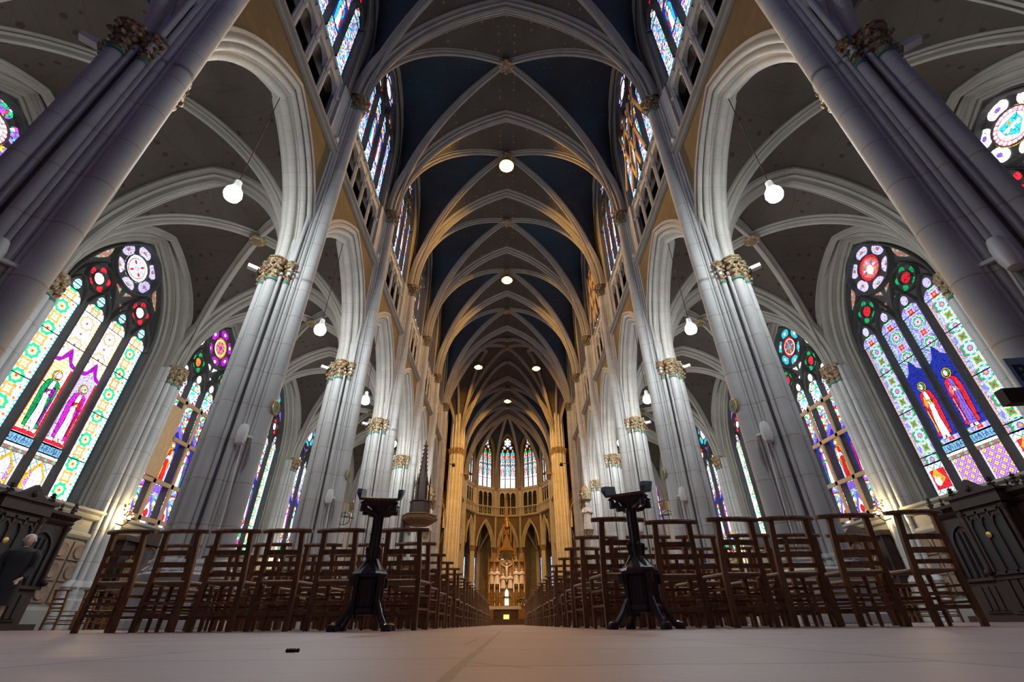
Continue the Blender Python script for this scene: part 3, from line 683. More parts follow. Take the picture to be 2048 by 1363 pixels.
# ------------------------------------------------------------------ aisles
AX = (XA + XW) / 2; AHW = (XW - XA) / 2 - .10
for sg in (-1, 1):
    for i, yc in enumerate([WB] + BAYS):
        vault_bay('ceiling', sg * (AX + .02), yc, AHW, 3.1, 9.35, 4.55, 4.7, 9.6, 4.35, ('vaultg', 'vaultg'), .2, ((-1, 1) if i == 0 else (1,)), 'disc', .95)
AWA = Arch(2.25, 4.0); ZS = 9.6
def aisle_wall_meshes():
    out = {}; U = XA - XW; UG = XA - XG
    b = MB(); rp = [(0, UG - .1), (.03, UG + .22), (.12, UG + .25)] + arc(.17, UG + .32, .06, 220, 40, 4) + [(.24, UG + .38), (.26, UG + .50)] + arc(.33, UG + .56, .07, 220, 40, 4) + [(.42, UG + .62), (.44, U - .08), (.48, U), (.56, U + .06), (.62, U)]
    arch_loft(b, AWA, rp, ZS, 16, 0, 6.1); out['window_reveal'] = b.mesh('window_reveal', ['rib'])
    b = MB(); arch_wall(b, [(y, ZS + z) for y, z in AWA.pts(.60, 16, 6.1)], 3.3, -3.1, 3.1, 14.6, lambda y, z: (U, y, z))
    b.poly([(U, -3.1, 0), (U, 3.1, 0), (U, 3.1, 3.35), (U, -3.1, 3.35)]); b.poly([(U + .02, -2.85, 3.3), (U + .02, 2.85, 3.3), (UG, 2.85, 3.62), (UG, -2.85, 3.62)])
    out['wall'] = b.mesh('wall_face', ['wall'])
    b = MB()                                # sill and dado of carved panels
    b.loft([[(U + d, y, z) for d, z in ((0, 3.1), (.10, 3.16), (.14, 3.24), (.08, 3.30), (.18, 3.36), (.18, 3.44), (0, 3.48))] for y in (-3.1, 3.1)], 0, False)
    b.loft([[(U + d, y, z) for d, z in ((0, 2.5), (.06, 2.54), (.10, 2.62), (.10, 2.70), (0, 2.74))] for y in (-3.1, 3.1)], 0, False)
    b.loft([[(U + d, y, z) for d, z in ((.12, 0), (.12, .5), (.06, .58), (0, .6))] for y in (-3.1, 3.1)], 0, False)
    out['sill_moulding'] = b.mesh('sill_moulding', ['rib'])
    b = MB()
    for i in range(8):
        y = -2.8 + i * .7
        for z in (.7, 1.3, 1.9):
            b.box(U + .002, U + .05, y + .04, y + .66, z, z + .54)
            b.lathe([(.20, 0), (.22, .02), (.20, .04), (.15, .02)], (0, 0, 0), 14); nv = 4 * 14
            b.xf(Matrix.Translation((U + .05, y + .35, z + .27)) @ Matrix.Rotation(PI / 2, 4, 'Y'), len(b.v) - nv)
    out['dado_panel'] = b.mesh('dado_panel', ['paneltile'])
    return out
WM = aisle_wall_meshes()
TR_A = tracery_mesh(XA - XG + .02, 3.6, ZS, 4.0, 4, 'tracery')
WSH = [(0, 0, .17), (-.02, .30, .09), (-.02, -.30, .09), (-.10, .16, .12), (-.10, -.16, .12), (-.12, .46, .09), (-.12, -.46, .09), (-.3, .0, .34), (-.35, .25, .3), (-.35, -.25, .3)]
def wall_shaft_mesh():
    o = star(WSH, (-.15, 0), 100); b = MB(); sh = XA - XW + .18
    zz = [1.3 + .7 * i for i in range(11)] + [9.2]; bundle(b, WSH, zz, sh)
    b.loft([[(x + sh, y, z) for x, y, _ in ring(o, z, g, (-.15, 0))] for z, g in ((0, .2), (.78, .2), (.84, .14), (1.1, .14), (1.16, .20), (1.24, .16), (1.30, .08), (1.36, 0))], 0, False, True)
    c = MB()
    for cx, cy, r in WSH[:3]:
        X = cx + sh
        c.lathe([(r * 1.02, -.02), (r * 1.25, 0), (r * 1.25, .05), (r, .08)], (X, cy, 8.55), 12, 1)
        c.lathe([(r, .05), (r * 1.15, .3), (r * 1.8, .65)], (X, cy, 8.55), 12, 0); c.lathe([(r * 1.7, .62), (r * 2.1, .68), (r * 2.1, .8)], (X, cy, 8.55), 8, 0, False, PI / 8)
        for t, (z, rf) in enumerate(((.25, 1.3), (.48, 1.65))):
            for k in range(7): a = 2 * PI * (k + t * .5) / 7; c.ball((X + r * rf * math.cos(a), cy + r * rf * math.sin(a), 8.55 + z), r * .35 + .015, 5)
    return b.mesh('shaft_cluster', ['stone']), c.mesh('capital', ['cap', 'green'])
WS, WC = wall_shaft_mesh()
def aisle_bay(sg, yc):
    w_ = side(sg, yc, 'wall_' + WN[sg], WM['wall'], None, kind='structure')
    for k, me in WM.items():
        if k != 'wall': side(sg, yc, k, me, w_)
for sg in (-1, 1):
    for yc in [WB] + BAYS: aisle_bay(sg, yc)
    for k in range(0, 8):
        p = side(sg, PY(k), 'pillar', None, None, kind='structure', label='engaged wall shafts with gilded capital, %s from the entrance end, between the %s aisle windows' % (ORD[k], NS[sg]), cat='pillar')
        side(sg, PY(k), 'shaft_cluster', WS, p); side(sg, PY(k), 'capital', WC, p)
UGL = XA - XG
def aisle_window(sg, yc, k):
    n = nextn()
    lab = ['', 'stained glass window with a star shield rose beside the nearest dark pillar', 'large four-light stained glass window with two standing robed figures under a big rose',
           'four-light stained glass window crossed by raw pine scaffold boards', 'narrow-looking stained glass window between pillars', 'stained glass window far along the aisle', 'stained glass window at the far end of the aisle'][k]
    w_ = side(sg, yc, 'window_%d' % n, None, None, kind='structure', label=(lab + ', %s aisle' % NS[sg]) if lab else None, cat='stained glass window')
    side(sg, yc, 'tracery', TR_A, w_)
    b = MB(); ug = UGL
    L = lights_y(4)
    left = sg < 0
    if k == 2:
        names = (['ros_l', 'wh', 'lav', 'red', 'checkg', 'latw', 'lat', 'purple', 'gold', 'magenta', 'green', 'skin', 'blue', 'ros_l2', 'band', 'viol', 'rose'] if left
                 else ['ros_r', 'red', 'lav', 'green', 'checkg', 'latw', 'lat', 'viol', 'gold', 'red', 'rose', 'skin', 'blue', 'ros_r2', 'band', 'wh', 'or'])
        I = {q: i for i, q in enumerate(names)}
        for i, y in enumerate(L):
            if i in (0, 3):
                light_pane(b, ug, y, 4.75 if not left else 3.6, ZS, 0 if (i == 0 or not left or True) else 13)
                if not left:
                    light_pane(b, ug, y, 3.6, 4.70, 5)
                    piece(b, ug, [(y - .3, 3.85), (y + .3, 3.85), (y + .3, 4.5), (y - .3, 4.5)], 9 if 1 else 0); piece(b, ug, [(y - .22, 4.15), (y + .05, 4.55), (y + .25, 4.3), (y + .1, 3.95)], I['gold'], off=.03); piece(b, ug, ellipse(y + .1, 4.12, .12, .16), I['wh'] if 'wh' in I else 1, off=.04)
            else:
                light_pane(b, ug, y, 7.9, ZS, 13); light_pane(b, ug, y, 5.15, 7.9, 13); light_pane(b, ug, y, 3.6, 4.6, 6 if not left else 5)
                if left:
                    piece(b, ug, [(y - .34, 3.6), (y + .34, 3.6), (y + .34, 4.15), (y, 4.6), (y - .34, 4.15)], I['gold']); piece(b, ug, [(y - .27, 3.6), (y + .27, 3.6), (y + .27, 4.1), (y, 4.45), (y - .27, 4.1)], I['blue'] if 0 else 6, off=.03)
                piece(b, ug, [(y - .44, 4.6), (y + .44, 4.6), (y + .44, 4.72), (y - .44, 4.72)], 4); piece(b, ug, [(y - .44, 4.72), (y + .44, 4.72), (y + .44, 4.80), (y - .44, 4.80)], 1 if left else I['wh'])
                piece(b, ug, [(y - .44, 4.84), (y + .44, 4.84), (y + .44, 5.08), (y - .44, 5.08)], I['band'])
                for t in range(9):          # lettering strokes of the name band
                    q = y - .36 + t * .085; piece(b, ug, [(q, 4.88), (q + .02, 4.88), (q + .03 * (t % 3), 5.04), (q - .02 + .03 * (t % 3), 5.04)], 12, off=.03)
                    if t % 2: piece(b, ug, [(q, 4.95), (q + .05, 4.95), (q + .05, 4.97), (q, 4.97)], 12, off=.03)
                if left: cs = (13 if i == 1 else 2, 8, 1, I['green'] if i == 1 else I['magenta'], I['purple'] if i == 1 else I['red'], 7, 1, 11)
                else: cs = (12, 8, 15 if i == 2 else I['viol'], 9, I['rose'] if i == 1 else I['gold'], 12, I['green'], 11)
                saint(b, ug, y, 5.30, 2.05, cs)
                if left:
                    for s_ in (-1, 1): piece(b, ug, [(y + s_ * .33, 5.25), (y + s_ * .40, 5.25), (y + s_ * .40, 7.5), (y + s_ * .33, 7.5)], I['red'], off=.02)
                    piece(b, ug, [(y - .38, 5.14), (y + .38, 5.14), (y + .38, 5.26), (y - .38, 5.26)], I['red'], off=.02)
        head_panes(b, ug, ZS, 4.0, 4, 0 if left else 13, 1 if left else 1, 2, 3 if left else 3, 4, 0 if left else 2)
        if not left:                        # keys on the shield in the rose
            piece(b, ug, ellipse(0, ZS + 2.72, .38, .38), I['rose'], off=.03)
            for s_ in (-1, 1):
                piece(b, ug, [(s_ * .22, ZS + 2.45), (s_ * .27, ZS + 2.5), (-s_ * .17, ZS + 2.98), (-s_ * .22, ZS + 2.93)], I['gold'], off=.04)
            piece(b, ug, ellipse(0, ZS + 2.62, .16, .2), I['wh'], off=.05)
        mats = [G[q] for q in names]
    elif k == 3:
        names = ['mosp' if left else 'mosg', 'or' if left else 'red', 'tq', 'green', 'mosp', 'wh', 'gold', 'red', 'purple', 'green', 'skin', 'blue', 'mos', 'lat', 'viol', 'ros_l2']
        I = {q: i for i, q in enumerate(names)}
        for i, y in enumerate(L):
            light_pane(b, ug, y, 7.6, ZS, 12); light_pane(b, ug, y, 4.9, 7.6, 14 if i % 2 else 4); light_pane(b, ug, y, 3.6, 4.9, 12)
            cs = (11, 6, [5, 7, 5, 9][i], [8, 6, 8, 3][i], [7, 5, 3, 5][i], 14, 6, 10); saint(b, ug, y, 5.2, 1.9, cs)
            piece(b, ug, [(y - .36, 3.65), (y + .36, 3.65), (y + .36, 4.1), (y, 4.8), (y - .36, 4.1)], 14); piece(b, ug, [(y - .24, 3.65), (y + .24, 3.65), (y + .2, 4.1), (y, 4.5), (y - .2, 4.1)], I['mosp'] if 0 else 5, off=.03)
            piece(b, ug, ellipse(y, 4.05, .13, .17), 7, off=.04)
        head_panes(b, ug, ZS, 4.0, 4, 12, 1, 2 if not left else 8, 3, 5, 5); mats = [G[q] for q in names]
    elif k == 1:
        names = ['ros_l' if left else 'ros_r', 'wh' if not left else 'or', 'pale' if not left else 'mosp', 'red', 'viol', 'gold', 'tq', 'rose', 'wh']
        for y in L: light_pane(b, ug, y, 3.6, ZS, 0)
        head_panes(b, ug, ZS, 4.0, 4, 0, 8 if not left else 6, 8 if not left else 2, 3, 4, 0)
        z = ZS + 2.72
        piece(b, ug, ellipse(0, z, .60, .60, 28), 5, off=.02); piece(b, ug, ellipse(0, z, .56, .56, 28), 7, off=.03)
        for t in range(22): a = 2 * PI * t / 22; piece(b, ug, ellipse(.48 * math.cos(a), z + .48 * math.sin(a), .06, .05, 8), 8, off=.04)
        piece(b, ug, ellipse(0, z, .40, .40, 24), 8, off=.045)
        piece(b, ug, [(-.28, z + .26), (.28, z + .26), (.28, z - .05), (0, z - .36), (-.28, z - .05)], 6, off=.05)
        piece(b, ug, [(-.24, z - .04), (.24, z - .04), (.24, z + .06), (-.24, z + .06)], 8, off=.06)
        for q in (-.16, 0, .16): piece(b, ug, [(q - .035, z + .06), (q + .035, z + .06), (q + .035, z - .1), (q - .035, z - .1)], 8, off=.06)
        st = [(.09 * math.cos(PI / 2 + PI * t / 5) * (1 if t % 2 == 0 else .4), z + .16 + .09 * math.sin(PI / 2 + PI * t / 5) * (1 if t % 2 == 0 else .4)) for t in range(10)]
        piece(b, ug, st, 5 if not left else 8, off=.06); mats = [G[q] for q in names]
    else:
        names = ['ros_l' if k % 2 == 0 else 'mosp', 'red', 'tq', 'green', 'viol', 'wh', 'gold', 'red', 'purple', 'tq', 'skin', 'blue', 'mos', 'mosg']
        for i, y in enumerate(L):
            light_pane(b, ug, y, 7.7 if i in (1, 2) else 3.6, ZS, 0 if i in (0, 3) else 12)
            if i in (1, 2): light_pane(b, ug, y, 3.6, 7.7, 13); saint(b, ug, y, 5.2, 2.0, (11, 6, 5, 7 if i == 1 else 3, 8, 4, 6, 10))
        head_panes(b, ug, ZS, 4.0, 4, 12, 5, 2, 1, 4, 12); mats = [G[q] for q in names]
    if k == 0: mats = [G['dim']] * len(mats)
    side(sg, yc, 'glass', b.mesh('glass', mats), w_)
    return w_
for sg in (-1, 1):
    for k, yc in enumerate(BAYS): aisle_window(sg, yc, k)
# ------------------------------------------------------------------ floor
b = MB(); b.poly([(-17, -8, 0), (17, -8, 0), (17, 76, 0), (-17, 76, 0)]); b.obj('floor', ['floor'], kind='structure')
# ------------------------------------------------------------------ west wall behind the camera, its unseen window added to light the near floor
YWEST = -7.85
b = MB(); WA = Arch(4.4, 7.0); arch_wall(b, [(x, 16 + z) for x, z in WA.pts(0, 14, 8)], 8.0, -7.5, 7.5, 29, lambda x, z: (x, YWEST, z))
b.poly([(-15, YWEST, 0), (15, YWEST, 0), (15, YWEST, 8), (-15, YWEST, 8)])
for s_ in (-1, 1): b.poly([(s_ * 7.5, YWEST, 8), (s_ * 15, YWEST, 8), (s_ * 15, YWEST, 15), (s_ * 7.5, YWEST, 15)])
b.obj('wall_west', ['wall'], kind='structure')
b = MB(); wp = WA.pts(0, 14, 8); hw = len(wp) // 2
for mi_, seg in ((0, wp[:hw + 1] + [(0, -8)]), (1, [(0, -8)] + wp[hw:])): b.poly([(x, YWEST - .3, 16 + z) for x, z in seg], mi_, seg)
G['west'] = glass('glass_west_fill_violet', mosaic([(0.25, 0.12, 1.0), (0.45, 0.15, 0.9), (0.2, 0.15, 0.9), (0.2, 0.3, 1.0)], 1.2), 0.9); G['west2'] = glass('glass_west_blue', mosaic([(0.08, 0.3, 1.0), (0.12, 0.42, 1.0), (0.15, 0.2, 1.0), (0.2, 0.5, 1.0)], 1.2), 0.9)
wo = empty('window_%d' % nextn(), (0, 0, 0), kind='structure'); b.obj('glass', [G['west'], G['west2']], wo)
b = MB()
for i in range(7): b.bar((-4.4 + i * 8.8 / 6, YWEST - .1, 8), (-4.4 + i * 8.8 / 6, YWEST - .1, 22 if 0 < i < 6 else 16), .22, .3)
b.obj('tracery', ['tracery'], wo)
# ------------------------------------------------------------------ crossing and transept
M['tglass'] = glass('glass_transept_fill', mosaic([VI, LV, BL, RE, BW, PU, WH], 5), 2.6)
YC0, YC1 = PY(7), 54.2; YCC = (YC0 + YC1) / 2; HC = (YC1 - YC0) / 2
c = vault_bay('ceiling', 0, YCC, 6.12, HC, 18.85, 9.45, 10.6, 18.85, 9.45, ('vaultb', 'vaultb'), .3, (1,), 'leaf')
D = Arch(math.hypot(6.12, HC), 10.6)
for sx in (-1, 1):                          # extra ribs of the star vault
    for sy in (-1, 1):
        for tx, ty in ((.42, .0), (.0, .42)):
            b = MB(); pts = []
            for i in range(15):
                t = i / 14; x = sx * 6.12 * (1 - t) + sx * tx * 6.12 * t; y = sy * HC * (1 - t) + sy * ty * HC * t
                pts.append((x, y, 18.85 + 9.95 * math.sin(PI / 2 * t) ** .82 - .05))
            d = Vector((pts[-1][0] - pts[0][0], pts[-1][1] - pts[0][1], 0)).normalized(); nr = Vector((-d.y, d.x, 0))
            rib(b, pts, nr, [(p * .8, q * .8) for p, q in RIBP], -1 if (Vector(pts[1]) - Vector(pts[0])).cross(nr).dot(d) > 0 else 1); b.obj('diagonal_rib', ['rib'], c)
for s_ in (-1, 1):
    vault_bay('ceiling', s_ * (6.5 + 4.6), YCC, 4.6, HC, 18.85, 9.0, 9.6, 18.85, 9.2, ('vaultb', 'vaultb'), .3, (), 'leaf')
    b = MB(); X = s_ * 15.9
    b.poly([(X, YC0 - .3, 0), (X, YC1 + .3, 0), (X, YC1 + .3, 29), (X, YC0 - .3, 29)])
    for Y in (YC0 + .1, YC1 - .1):
        b.poly([(s_ * 7.6, Y, 14 if Y < 45 else 0), (X, Y, 14 if Y < 45 else 0), (X, Y, 29), (s_ * 7.6, Y, 29)])
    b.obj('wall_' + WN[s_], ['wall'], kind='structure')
    wo = empty('window_%d' % nextn(), (X - s_ * .1, YCC, 0), kind='structure'); A_ = Arch(2.3, 4); wp = A_.pts(0, 10, 8)  # end-wall windows added to light the dark transept
    b = MB(); b.poly([(0, y, 17 + z) for y, z in wp], 0, wp); b.obj('glass', ['tglass'], wo)
    b = MB(); b.sweep([(0, y, 17 + z) for y, z in wp], (1, 0, 0), [(-.05, -.2), (.15, -.1), (.15, .1), (-.05, .2)])
    for y in (-1.15, 0, 1.15): b.bar((0, y, 9), (0, y, 19.5), .16, .2)
    b.obj('tracery', ['tracery'], wo)
# east crossing piers: tall fluted compound shafts
def xpier(s_):
    cc = [(0, 0, .80)] + [((.90 + .06 * (i % 2)) * math.cos(i * PI / 12), (.90 + .06 * (i % 2)) * math.sin(i * PI / 12), (.15 if i % 2 else .075)) for i in range(-16, 6)]
    o = star(cc, (0, 0), 140); b = MB(); r = empty('pillar', (s_ * 6.30, YC1 + .35, 0), 0, -s_ * .82, kind='structure', label='tall fluted crossing pillar glowing gold, %s side of the high altar' % NS[s_], cat='pillar')
    zz = [1.2 + 1.0 * i for i in range(17)] + [18.1]
    bundle(b, cc, zz); bundle(b, cc, [18.4, 19, 20, 21, 22, 23, 24]); b.obj('shaft_cluster', ['stone'], r)
    b = MB(); b.loft([ring(o, z, g, (0, 0)) for z, g in ((17.7, 0), (17.75, .06), (17.85, .03), (18.2, .14), (18.3, .22), (18.45, .22), (18.5, 0))], 0, False, True)
    for k in range(0, 140, 5):
        x, y = o[k]; b.ball((x * 1.06, y * 1.06, 18.05), .10, 5)
    b.obj('capital', ['cap'], r)
    b = MB(); b.loft([ring(o, z, g, (0, 0)) for z, g in ((0, .25), (.8, .25), (.9, .12), (1.1, .15), (1.25, 0))], 0, False, True); b.obj('base', ['stone'], r)
for s_ in (-1, 1): xpier(s_)
# ------------------------------------------------------------------ choir bays and apse
YA = 67.1; CB = (YA - YC1) / 2
for i in range(2):
    yc = YC1 + CB * (i + .5)
    vault_bay('ceiling', 0, yc, 6.12, CB / 2, 18.85, 9.45, 9.65, 23.4, 4.2, ('vaultb', 'vaulta'), .35, (1,), 'leaf')
    for sg in (-1, 1):
        w_ = bay(sg, yc); w_.scale.y = CB / S
        o = clerestory_window(sg, yc, i + 7, i % 2); o.name = 'window_%d' % nextn(); o.scale.y = CB / S
        aisle_bay(sg, yc); aisle_window(sg, yc, 5)
        vault_bay('ceiling', sg * (AX + .02), yc, AHW, 3.2, 9.35, 4.55, 4.7, 9.6, 4.35, ('vaultg', 'vaultg'), .2, (1,), 'disc', .95)
        pillar(sg, YC1 + CB * (i + 1), 9 + i)
RA = 6.25
def face_frame(name, ang, **kw):
    a = math.radians(ang); ap = RA * math.cos(math.radians(18))
    return empty(name, (ap * math.sin(a), YA + ap * math.cos(a), 0), -PI / 2 - a, **kw)
HWF = RA * math.sin(math.radians(18)); AP = Arch(1.22, 3.3); LPS = .80
def apse_meshes():
    out = {}
    b = MB(); arch_loft(b, AP, [(d * .62, u * .8) for d, u in ARCP], 9.7, 12, 0, 0, cut=HWF); out['arcade_arch'] = b.mesh('arcade_arch', ['arch'])
    b = MB(); arch_wall(b, [(y, 9.7 + z) for y, z in AP.pts(.38, 12)], 9.7, -HWF, HWF, 14.3, lambda y, z: (.1, y, z)); out['spandrel'] = b.mesh('wall_face', ['umber'])
    b = MB(); b.box(-.5, .42, -HWF, HWF, 14.15, 14.32); b.box(-.4, .3, -HWF, HWF, 14.05, 14.15); b.box(.22, .36, -HWF, HWF, 15.38, 15.5)
    for i in range(11): b.lathe([(.05, 0), (.03, .1), (.055, .35), (.03, .7), (.05, 1.06)], (.29, -1.6 + i * .32, 14.32), 8)
    out['balustrade'] = b.mesh('balustrade', ['stone'])
    b = MB(); tr = Arch(.36, .5)
    for i in (-1, 0, 1): arch_wall(b, [(i * .86 + q, 17.2 + z) for q, z in tr.pts(0, 8)], 17.2, i * .86 - .43, i * .86 + .43, 18.1, lambda p, z: (0, p, z))
    for y in (-1.3, -.43, .43, 1.3): b.tube([(.02, y, 14.3), (.02, y, 17.3)], .08, 8); b.lathe([(.09, 0), (.15, .15), (.15, .2)], (.02, y, 17.0), 8)
    for s_ in (-1, 1): b.poly([(0, s_ * 1.29, 14.3), (0, s_ * HWF, 14.3), (0, s_ * HWF, 18.1), (0, s_ * 1.29, 18.1)])
    b.box(-.3, .1, -HWF, HWF, 18.05, 18.3); b.box(-.3, .16, -HWF, HWF, 18.3, 18.42); out['triforium_screen'] = b.mesh('triforium_screen', ['stone'])
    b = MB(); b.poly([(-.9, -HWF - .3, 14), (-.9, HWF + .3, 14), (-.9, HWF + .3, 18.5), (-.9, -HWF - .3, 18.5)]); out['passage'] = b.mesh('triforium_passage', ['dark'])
    CA = Arch(1.33, 3.1); b = MB(); arch_loft(b, CA, [(0, -.4), (.03, -.1), (.1, -.06), (.16, .0), (.24, .02)], 24.0, 12, 0, 5.6); out['window_reveal'] = b.mesh('window_reveal', ['rib'])
    b = MB(); arch_wall(b, [(y, 24.0 + z) for y, z in CA.pts(.24, 12, 5.6)], 18.4, -HWF, HWF, 28.6, lambda y, z: (.02, y, z)); out['upper_wall'] = b.mesh('wall_face', ['wall'])
    # ambulatory wall seen through the arch
    b = MB(); b.poly([(-4.2, -3.4, 0), (-4.2, 3.4, 0), (-4.2, 3.4, 14), (-4.2, -3.4, 14)]); b.poly([(-.2, -HWF, 13.9), (-.2, HWF, 13.9), (-4.2, 3.4, 13.2), (-4.2, -3.4, 13.2)])
    out['ambulatory'] = b.mesh('wall_face', ['wall'])
    b = MB()
    for y in (-1.5, 1.5):
        for q in (0, -.18, .18): b.tube([(-3.9, y + q, 0), (-3.9, y + q, 9.6)], .12, 8)
        for s2 in (-1, 1): b.tube([(-3.9 + 3.2 * t, y + s2 * (1.5 * t), 9.6 + 3.6 * math.sin(t * PI / 2)) for t in [i / 8 for i in range(9)]], .10, 8)
    out['ambulatory_shaft'] = b.mesh('shaft_cluster', ['stone'])
    return out
AM = apse_meshes(); TR_P = tracery_mesh(-.30, 18.4, 24.0, 3.0 * 1.0, 3, 'tracery')
AMB_GL = MB()
for s_ in (-1, 1): AMB_GL.poly([(-4.15, s_ * .9 - .2, 3.5), (-4.15, s_ * .9 + .2, 3.5), (-4.15, s_ * .9 + .2, 8.7), (-4.15, s_ * .9 - .2, 8.7)], 0, [(-.5, 3.5), (.5, 3.5), (.5, 8.7), (-.5, 8.7)])
AMB_GM = AMB_GL.mesh('glass', [G['mosb']])
for idx, ang in enumerate((-72, -36, 0, 36, 72)):
    f = face_frame('wall_east', ang, kind='structure')
    for k, me in AM.items():
        o = bpy.data.objects.new(k, me); COL.objects.link(o); adopt(o, f)
    w_ = face_frame('window_%d' % nextn(), ang, kind='structure', label='tall three-light apse window above the high altar, %s of the five from the left' % ORD[idx], cat='stained glass window')
    w_.scale.y = .78
    o = bpy.data.objects.new('tracery', TR_P); COL.objects.link(o); adopt(o, w_)
    b = MB(); ug = -.32
    for i, y in enumerate(lights_y(3)):
        light_pane(b, ug, y, 18.5, 20.4, 8); light_pane(b, ug, y, 20.4, 24.0, 0, vper=1.0)
        saint(b, ug, y, 20.3, 1.5, (7, 5, 6, 3 if i != 1 else 2, 4 if (i + idx) % 2 else 2, 1, 5, 9))
        piece(b, ug, [(y - .4, 19.9), (y + .4, 19.9), (y + .4, 20.0), (y - .4, 20.0)], 1)
        piece(b, ug, [(y - .32, 23.0), (y - .2, 23.0), (y, 24.0), (y + .2, 23.0), (y + .32, 23.0), (y + .12, 24.1), (y - .12, 24.1)], 3)
    head_panes(b, ug, 24.0, 3.0, 3, 4 if idx % 2 else 2, 6, 6, 10, 1, 5)
    o = bpy.data.objects.new('glass', b.mesh('glass', [G[q] for q in ('apse', 'blue', 'tq', 'red', 'green', 'gold', 'wh', 'mos', 'ros_l2', 'skin', 'lav')])); COL.objects.link(o); adopt(o, w_)
    if abs(ang) < 40:
        w2 = face_frame('window_%d' % nextn(), ang, kind='structure'); o = bpy.data.objects.new('glass', AMB_GM); COL.objects.link(o); adopt(o, w2)
# apse corner shafts
for i, ang in enumerate((-54, -18, 18, 54)):
    a = math.radians(ang); p = empty('pillar', (RA * math.sin(a), YA + RA * math.cos(a), 0), -PI / 2 - a, kind='structure', label='slim apse shaft pillar behind the high altar, %s of four from the left' % ORD[i], cat='pillar')
    ACI = [(.12, 0, .17), (0, .17, .11), (0, -.17, .11), (-.1, .32, .1), (-.1, -.32, .1), (-.15, 0, .35)]; o = star(ACI, (0, 0), 80)
    b = MB(); zz = [.4 + i_ for i_ in range(18)] + [18.6]; bundle(b, ACI, zz); b.obj('shaft_cluster', ['stone'], p)
    b = MB(); b.loft([ring(o, z, g, (0, 0)) for z, g in ((18.0, 0), (18.05, .05), (18.5, .16), (18.7, .16), (18.72, 0))], 0, False, True); b.loft([ring(o, z, g, (0, 0)) for z, g in ((9.0, 0), (9.05, .05), (9.5, .14), (9.7, .14), (9.72, 0))], 0, False, True)
    b.obj('capital', ['cap'], p)
# apse vault
root = empty('ceiling', (0, YA, 0), kind='structure'); DA = Arch(RA, 9.5); FA = Arch(HWF, 3.6); b = MB()
for ang in (-72, -36, 0, 36, 72):
    a = math.radians(ang); ex = Vector((math.sin(a), math.cos(a), 0)); ey = Vector((math.cos(a), -math.sin(a), 0)); apo = RA * math.cos(math.radians(18)); rows = []
    for i in range(-12, 13):
        s = abs(i) / 12; y = HWF * i / 12; zd = DA.z(RA * s); zf = 5.15 + FA.z(y)
        rows.append([tuple(ex * (apo * s + (apo - apo * s) * j / 5) + ey * y + Vector((0, 0, 18.95 + zd + (zf - zd) * j / 5))) for j in range(6)])
    b.loft(rows, 0, True)
b.obj('web', ['vaulta'], root)
for ang in (-54, -18, 18, 54):
    a = math.radians(ang); b = MB(); d = Vector((math.sin(a), math.cos(a), 0)); pts = [tuple(d * (RA * s) + Vector((0, 0, 18.85 + DA.z(RA * s)))) for s in [math.sin(PI / 2 * i / 20) for i in range(20, -1, -1)]]
    nr = Vector((-d.y, d.x, 0)); fl = 1 if (Vector(pts[1]) - Vector(pts[0])).cross(nr).dot(d) > 0 else -1
    rib(b, pts, nr, RIBP, fl); b.obj('diagonal_rib', ['rib'], root)
# ------------------------------------------------------------------ hanging lamps
M['bulb'] = glow('cool_white_lamp', (0.88, 0.96, 1.0), 320); M['spot'] = glow('warm_gold_spot', (1.0, 0.50, 0.09), 4800); M['spots'] = glow('warm_small_bulb', (1.0, 0.75, 0.35), 900)
for sg in (-1, 1):
    for i in range(1, 6):
        yc = BAYS[i]; r = empty('pendant_lamp', (sg * XA, yc, 9.35), label='glowing white bell-shaped pendant lamp, %s hanging in the %s arcade' % (ORD[i - 1], NS[sg]), cat='pendant lamp', group='arcade pendant lamps')
        b = MB(); b.lathe([(.06, -.24), (.17, -.18), (.21, -.06), (.19, .06), (.13, .15)], (0, 0, 0), 16); b.obj('lamp_globe', ['bulb'], r)
        b = MB(); b.lathe([(.14, .13), (.13, .18), (.09, .30), (.085, .42), (.03, .46)], (0, 0, 0), 14); b.obj('lamp_cap', ['white'], r)
        b = MB(); b.tube([(0, 0, .44), (0, 0, 4.35)], .012, 6); b.obj('cable', ['black'], r)
for x, y, z, lab in ((0, BAYS[3], 27.9, 'large golden spotlight on the second nave vault boss'), (0, BAYS[5], 27.9, 'golden spotlight on a nave vault boss before the crossing'),
                     (-3.55, YCC + .2, 27.3, 'golden spotlight on the left of the crossing vault'), (3.55, YCC + .2, 27.1, 'golden spotlight on the right of the crossing vault'), (0, YC1 + CB * .75, 27.7, 'small golden spotlight on the choir vault')):
    r = empty('vault_spotlight', (x, y, z), label=lab, cat='spotlight')
    b = MB(); b.ball((0, 0, -.32), .16, 8); b.obj('bulb', ['spot'], r)
    b = MB(); b.loft([[(R_ * math.cos(2 * PI * j / 16), R_ * math.sin(2 * PI * j / 16), Z_) for j in range(16)] for R_, Z_ in ((.50, -.60), (.46, -.35), (.36, -.10), (.2, .04), (.03, .08))], 0, True, True); b.tube([(0, 0, .05), (0, 0, .9)], .03, 6); b.obj('housing', ['brass'], r)
